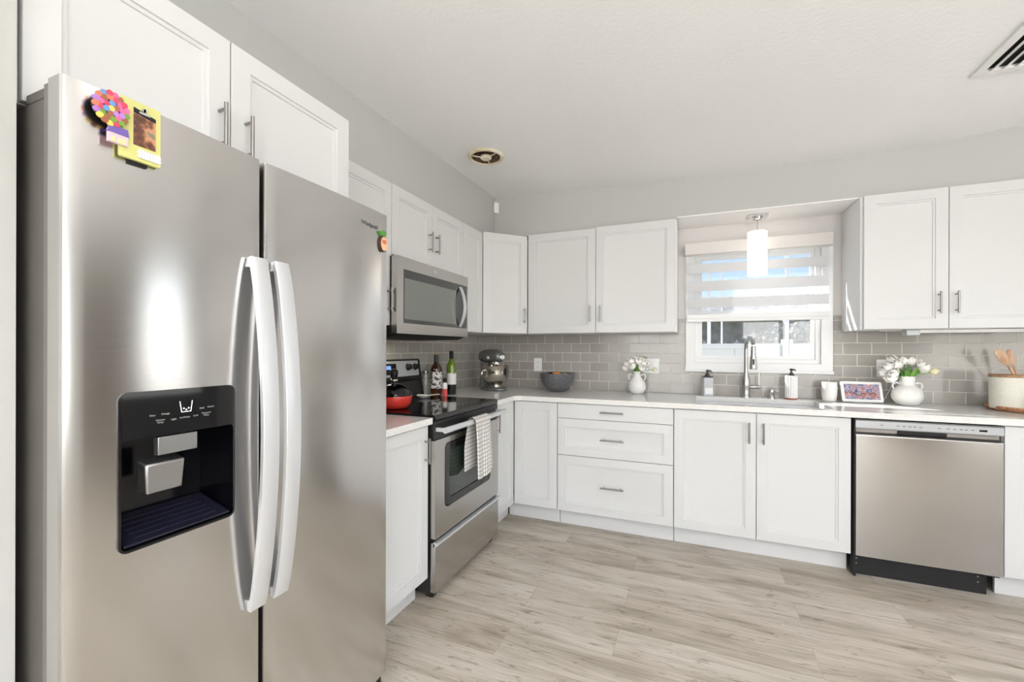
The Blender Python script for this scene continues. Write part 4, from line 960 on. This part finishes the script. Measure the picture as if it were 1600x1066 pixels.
for z in (.012, .158, .163):
    R_.append([((.036+.0018*math.cos(18*2*PI*i/144))*(1 if z < .16 else .9)*math.cos(2*PI*i/144), (.036+.0018*math.cos(18*2*PI*i/144))*(1 if z < .16 else .9)*math.sin(2*PI*i/144), z) for i in range(144)])
MB().rings(R_).build('ribbed_body', 'plastic', sb, smooth=50); pump(sb, .163)
lathe_thing('candle_cup', 'plain white ceramic cup between the ribbed soap dispenser and photo display', 'cup', (2.676, -.118, Zc), [(.030, 0), (.037, .004), (.043, .04), (.0445, .09), (.041, .126), (.038, .126), (.040, .09), (.036, .03), (.01, .012)], ceram)

# photo display
sc = mat('display_photo', (.5, .4, .45), .15)
t, n, l, b = nodes(sc)
tc = n.new('ShaderNodeTexCoord'); ns = n.new('ShaderNodeTexNoise'); ns.inputs['Scale'].default_value = 55; ns.inputs['Detail'].default_value = 3
cr = n.new('ShaderNodeValToRGB'); el = cr.color_ramp.elements
for _ in range(4): el.new(.5)
for i, (p, c) in enumerate(((.28, (58, 56, 70)), (.42, (112, 112, 138)), (.5, (168, 162, 182)), (.56, (132, 92, 98)), (.64, (186, 142, 136)), (.76, (222, 218, 224)))): el[i].position = p; el[i].color = (*srgb(*c), 1)
l.new(tc.outputs['Object'], ns.inputs['Vector']); l.new(ns.outputs[0], cr.inputs[0]); l.new(cr.outputs[0], b.inputs['Base Color']); l.new(cr.outputs[0], b.inputs['Emission Color']); b.inputs['Emission Strength'].default_value = .15
ds = thing('smart_display', 'white tabletop photo display showing a crowd of people, beside the round vase', 'display', (2.846, -.150, Zc), math.radians(3))
tm = Matrix.Translation((0, 0, .004)) @ Matrix.Rotation(math.radians(-18), 4, 'X')
mb = MB().prism(rrect(-.110, .110, 0, .135, .012), -.008, .004, 'y'); mb.xf(tm); mb.build('bezel', 'plastic', ds, bevel=.002)
mb = MB().box(-.094, .094, -.0088, -.008, .017, .117); mb.xf(tm); sco = mb.build('screen', sc, ds)
skin = mat('photo_faces', srgb(150, 98, 90), .3, Emission_Color=(*srgb(150, 98, 90), 1), Emission_Strength=.1); dk = mat('photo_hair', srgb(70, 40, 48), .3)
mb = MB(); mk = MB()
for x, z, r_ in ((-.055, .050, .013), (-.028, .036, .010), (.005, .040, .015), (.055, .040, .018), (-.085, .052, .010), (.03, .058, .010), (.008, .085, .009)):
    mb.lathe([(r_, 0), (r_, .0003)], (x, -.0093, z), 16, 'y', .85, 1); mk.lathe([(r_*.9, 0), (r_*.9, .0003)], (x, -.0091, z+r_*.5), 16, 'y', 1.1, .9)
mb.xf(tm); mb.build('pictured_face', skin, sco); mk.xf(tm); mk.build('pictured_hair', dk, sco)
MB().prism([(.006, 0.001), (.085, 0.001), (.05, .085), (.045, .085)], -.05, .05, 'x').build('stand', 'plastic', ds)

# tray with canister and jars at the right
rat = mat('woven_tray', srgb(186, 130, 92), .6); noise_color(rat, srgb(150, 92, 58), srgb(206, 156, 116), 60, (1, 1, 3)); noise_bump(rat, 90, .4, .004, (1, 1, 2))
TX, TY = 3.62, -.235
lathe_thing('round_tray', 'round woven wood tray holding the ribbed canister', 'tray', (TX, TY, Zc), [(.19, 0), (.205, .004), (.215, .022), (.210, .028), (.200, .022), (.19, .012), (.02, .012)], rat, 48)
cnm = mat('hammered_cream_ceramic', srgb(224, 221, 208), .4)
t, n, l, b = nodes(cnm); vo = n.new('ShaderNodeTexVoronoi'); vo.inputs['Scale'].default_value = 95; tc = n.new('ShaderNodeTexCoord'); bp = n.new('ShaderNodeBump'); bp.inputs['Strength'].default_value = .5; bp.inputs['Distance'].default_value = .002
l.new(tc.outputs['Object'], vo.inputs['Vector']); l.new(vo.outputs['Distance'], bp.inputs['Height']); l.new(bp.outputs[0], b.inputs['Normal'])
cn = thing('canister', 'cream hammered canister with wooden lid on the round tray', 'canister', (3.478, -.250, Zc+.0125))
MB().lathe([(.070, 0), (.073, .004), (.076, .16), (.075, .176)], (0, 0, 0), 40).build('body', cnm, cn)
wl = mat('oak_lid', srgb(170, 128, 92), .5); noise_color(wl, srgb(142, 102, 70), srgb(188, 150, 112), 14, (1, 6, 1))
MB().lathe([(.074, .1765), (.077, .178), (.077, .188), (.073, .191), (.0, .191)], (0, 0, 0), 40).build('lid', wl, cn)
cr_ = thing('utensil_crock', 'wooden crock with cooking spoons at the far right of the counter', 'crock', (3.615, -.150, Zc+.0125))
MB().lathe([(.050, 0), (.053, .004), (.055, .14), (.050, .14), (.047, .02), (.0, .015)], (0, 0, 0), 32).build('body', wl, cr_)
spw = mat('pale_wood_spoon', srgb(206, 168, 136), .5); noise_color(spw, srgb(188, 146, 112), srgb(216, 182, 150), 10, (8, 8, 1))
for i, (p0, p1, hw, lb) in enumerate((((3.628, -.145, Zc+.05), (3.470, -.175, Zc+.345), .022, 'flat pale wooden spatula leaning left out of the crock'), ((3.605, -.14, Zc+.05), (3.545, -.12, Zc+.345), .014, 'darker wooden spoon standing steeper behind the spatula'))):
    p0, p1 = Vector(p0), Vector(p1); d_ = p1-p0; sp_ = thing('cooking_spoon' if i else 'wooden_spatula', lb, 'spoon' if i else 'spatula', tuple(p0))
    MB().tube([(0, 0, 0), tuple(d_*.68)], [.005, .006], 10).build('shaft', spw, sp_)
    MB().tube([tuple(d_*s) for s in (.66, .72, .80, .92, .99, 1.0)], [.006, hw*.6, hw, hw, hw*.75, hw*.3], 14, flat=(.22, 1), up=(0, -1, 0)).build('blade', spw, sp_)
jar = lathe_thing('small_jar', 'small white jar with dark rim at the right end of the tray', 'jar', (3.568, -.345, Zc+.0125), [(.030, 0), (.036, .006), (.042, .035), (.043, .062), (.039, .062), (.038, .02), (0, .01)], ceram)
MB().lathe([(.0425, .0625), (.044, .064), (.044, .071), (.03, .073)], (0, 0, 0), 28).build('lid', wl, jar)

# stand mixer in the corner
grey = mat('mixer_grey', srgb(122, 122, 120), .28, .35)
mxr = thing('stand_mixer', 'dark grey stand mixer with steel bowl in the corner of the counter', 'mixer', (.275, -.285, Zc), math.radians(-28))
# local x: from the column towards the bowl
mb = MB(); prof = []
for k in range(28):
    a_ = 2*PI*k/28; x = .03+.150*math.cos(a_); y = .098*math.sin(a_)*(1 if x > .05 else .82); prof.append((x, y))
mb.prism(prof, 0.002, .020); mb.prism([(p[0]*.9, p[1]*.88) for p in prof], .020, .030); mb.build('base', grey, mxr, bevel=.005)
R_ = []
for z, cx_, rx, ry in ((.025, -.075, .060, .062), (.06, -.082, .042, .045), (.12, -.085, .034, .040), (.18, -.078, .040, .042), (.225, -.070, .055, .045)):
    R_.append([(cx_+rx*math.cos(2*PI*i/24), ry*math.sin(2*PI*i/24), z) for i in range(24)])
MB().rings(R_).build('column', grey, mxr, smooth=60)
R_ = []
for x, r_, zc in ((-.150, .012, .268), (-.142, .034, .270), (-.115, .050, .276), (-.06, .058, .280), (.02, .060, .282), (.09, .056, .280), (.125, .048, .277), (.142, .034, .275), (.146, .012, .274)):
    R_.append([(x, r_*math.cos(2*PI*i/28), zc+r_*.95*math.sin(2*PI*i/28)) for i in range(28)])
MB().rings(R_).build('motor_head', grey, mxr, smooth=60)
MB().lathe([(.024, 0), (.024, .012), (.018, .016)], (.143, 0, .272), 24, 'x').build('attachment_hub', 'chrome', mxr)
mb = MB(); mb.lathe([(.018, .008), (.016, .014)], (.152, 0, .272), 20, 'x'); mb.cyl((.04, -.066, .268), .012, .012, 'y', 14); mb.build('hub_centre', 'plastic', mxr)
MB().lathe([(.034, 0), (.036, -.012), (.030, -.030), (.018, -.034)], (.070, 0, .234), 24).build('planetary_collar', 'chrome', mxr)
steelb = mat('polished_bowl_steel', srgb(205, 198, 188), .10, 1)
MB().lathe([(.052, .0), (.052, .012), (.044, .016), (.058, .024), (.088, .048), (.106, .085), (.110, .120), (.110, .168), (.114, .172), (.107, .172), (.104, .10), (.06, .035), (.01, .025)], (.066, 0, .030), 40).build('mixing_bowl', steelb, mxr, smooth=50)
MB().tube(smooth_path([(.066, -.104, .165), (.066, -.135, .160), (.066, -.140, .125), (.066, -.108, .105)]), .005, 8).build('bowl_handle', steelb, mxr)
MB().tube([(.066, 0, .205), (.066, 0, .10)], .006, 8).build('beater_shaft', 'nickel', mxr)
MB().cyl((-.06, -.056, .25), .008, .010, 'y', 12).build('speed_lever', 'black', mxr)
mb = MB().tube(smooth_path([(-.13, .0, .05), (-.17, .02, .02), (-.17, .06, .004)]), .003, 6); mb.build('cable', 'black', mxr)

# bottles
def bottle(name, label, loc, h, gm, lm, capm, lab=(.07, .19), rad=.0375, cat='bottle', pour=True):
    r = thing(name, label, cat, loc)
    k = h/.33
    MB().lathe([(.034*rad/.0375, 0), (rad, .006), (rad, .185*k), (rad*.92, .205*k), (rad*.55, .232*k), (.0150, .25*k), (.0145, .29*k), (.0155, .292*k), (.0155, .298*k)], (0, 0, 0), 32).build('glass_body', gm, r, smooth=50)
    R0 = [[((rad+.0006)*math.cos(a_), (rad+.0006)*math.sin(a_), z) for a_ in [math.radians(-118+176*i/24) for i in range(25)]] for z in (lab[0], lab[1])]
    MB().rings(R0, False, False, False).build('paper_label', lm, r, smooth=60)
    MB().lathe([(.0160, .245*k), (.0162, .300*k), (.013, .302*k)], (0, 0, 0), 24).build('foil', capm, r)
    if pour: MB().tube([(0, 0, .30*k), (0, 0, .322*k), (.006, -.004, .335*k)], [.007, .006, .003], 10).build('pourer', wl, r)
    return r
amber = mat('dark_amber_glass', srgb(48, 26, 14), .06, 0, Specular_IOR_Level=.8); noise_color(amber, srgb(20, 14, 12), srgb(84, 50, 24), 5, (1, 1, 1))
green = mat('green_glass', srgb(72, 96, 24), .05, 0, Specular_IOR_Level=.8)
t, n, l, b = nodes(green); tc = n.new('ShaderNodeTexCoord'); sp = n.new('ShaderNodeSeparateXYZ'); cr = n.new('ShaderNodeValToRGB'); e = cr.color_ramp.elements; e[0].position = .135; e[0].color = (*srgb(18, 22, 18), 1); e[1].position = .15; e[1].color = (*srgb(96, 122, 30), 1)
l.new(tc.outputs['Object'], sp.inputs[0]); l.new(sp.outputs['Z'], cr.inputs[0]); l.new(cr.outputs[0], b.inputs['Base Color'])
lab1 = mat('illustrated_label', (.8, .8, .8), .6); cr = noise_color(lab1, srgb(60, 60, 70), srgb(226, 222, 216), 60, lo=.44, hi=.5)
lab2 = mat('white_label', srgb(232, 230, 226), .6); cr = noise_color(lab2, srgb(50, 50, 50), srgb(232, 230, 226), 26, lo=.36, hi=.38)
b1 = bottle('wine_bottle', 'dark amber wine bottle with illustrated label beside the stove', (.125, -.893, Zc), .325, amber, lab1, 'black', (.055, .175), .041)
MB().lathe([(.013, 0), (.013, .0006)], (.0, 0, 0), 18, 'x', 1, 1.2).xf(Matrix.Rotation(math.radians(-28), 4, 'Z') @ Matrix.Translation((.0382, 0, .135))).build('red_spot', mat('label_red', srgb(216, 96, 84), .5), b1)
bottle('wine_bottle', 'green wine bottle with white label, the farther of the two', (.172, -.758, Zc), .355, green, lab2, 'matblack', (.075, .16), .036)
sbm = thing('small_bottle', 'small bottle with red and white sleeve in front of the wine bottles', 'bottle', (.205, -.905, Zc))
MB().lathe([(.016, 0), (.0175, .004), (.0175, .085), (.012, .100), (.008, .108)], (0, 0, 0), 22).build('glass_body', mat('red_sleeve', srgb(214, 84, 86), .35), sbm)
MB().lathe([(.0180, .055), (.0180, .085), (.014, .099)], (0, 0, 0), 22, caps=False).build('white_sleeve', 'plastic', sbm); MB().lathe([(.012, .100), (.013, .104), (.013, .128), (.010, .131)], (0, 0, 0), 20).build('cap', 'black', sbm)
# salt cellar like glass jar left of the wine
gj = thing('glass_jar', 'tall clear glass jar against the tile beside the backguard', 'jar', (.055, -.955+.03, Zc))
glj = mat('jar_glass', srgb(190, 188, 182), .08, .2, Alpha=.45)
MB().lathe([(.020, 0), (.022, .004), (.022, .15), (.018, .16)], (0, 0, 0), 24).build('body', glj, gj); MB().lathe([(.020, .160), (.021, .163), (.021, .178), (.018, .18)], (0, 0, 0), 24).build('lid', 'chrome', gj)

# spoon rest on the cooktop and red kettle
sr = thing('spoon_rest', 'small cream spoon rest on the cooktop near the backguard', 'spoon rest', (.175, -1.125, .9262))
MB().lathe([(.022, 0), (.030, .004), (.046, .016), (.048, .018), (.044, .0165), (.028, .006), (.0, .004)], (0, 0, 0), 32).build('dish', ceram, sr, smooth=60)
MB().tube([(.025, .035, .016), (.05, .08, .018), (.06, .10, .017)], [.012, .009, .010], 12, flat=(.3, 1)).build('rest_handle', ceram, sr)
MB().box(-.045, .03, -.012, .012, .0185, .023).build('spoon_bowl', ceram, sr, bevel=.002)
kt = thing('kettle', 'red enamel kettle with black dome lid on the stove', 'kettle', (.300, -1.598, .9262))
red = mat('red_enamel', srgb(206, 58, 48), .16); noise_bump(red, 5, .02, .001)
MB().lathe([(.060, 0), (.078, .006), (.094, .030), (.100, .062), (.098, .070)], (0, 0, 0), 40).build('body', red, kt, smooth=60)
MB().lathe([(.0985, .0705), (.094, .085), (.078, .108), (.050, .128), (.020, .136)], (0, 0, 0), 40).build('dome_lid', 'gloss', kt, smooth=60)
MB().lathe([(.008, .135), (.010, .142), (.020, .150), (.021, .160), (.012, .166)], (0, 0, 0), 20).build('lid_knob', 'chrome', kt)
MB().lathe([(.016, .166), (.022, .180), (.024, .205), (.014, .216)], (0, 0, 0), 20).build('handle', 'black', kt)
MB().tube([(0, -.085, .06), (0, -.13, .09), (0, -.155, .115)], [.020, .014, .011], 12).build('spout', red, kt)
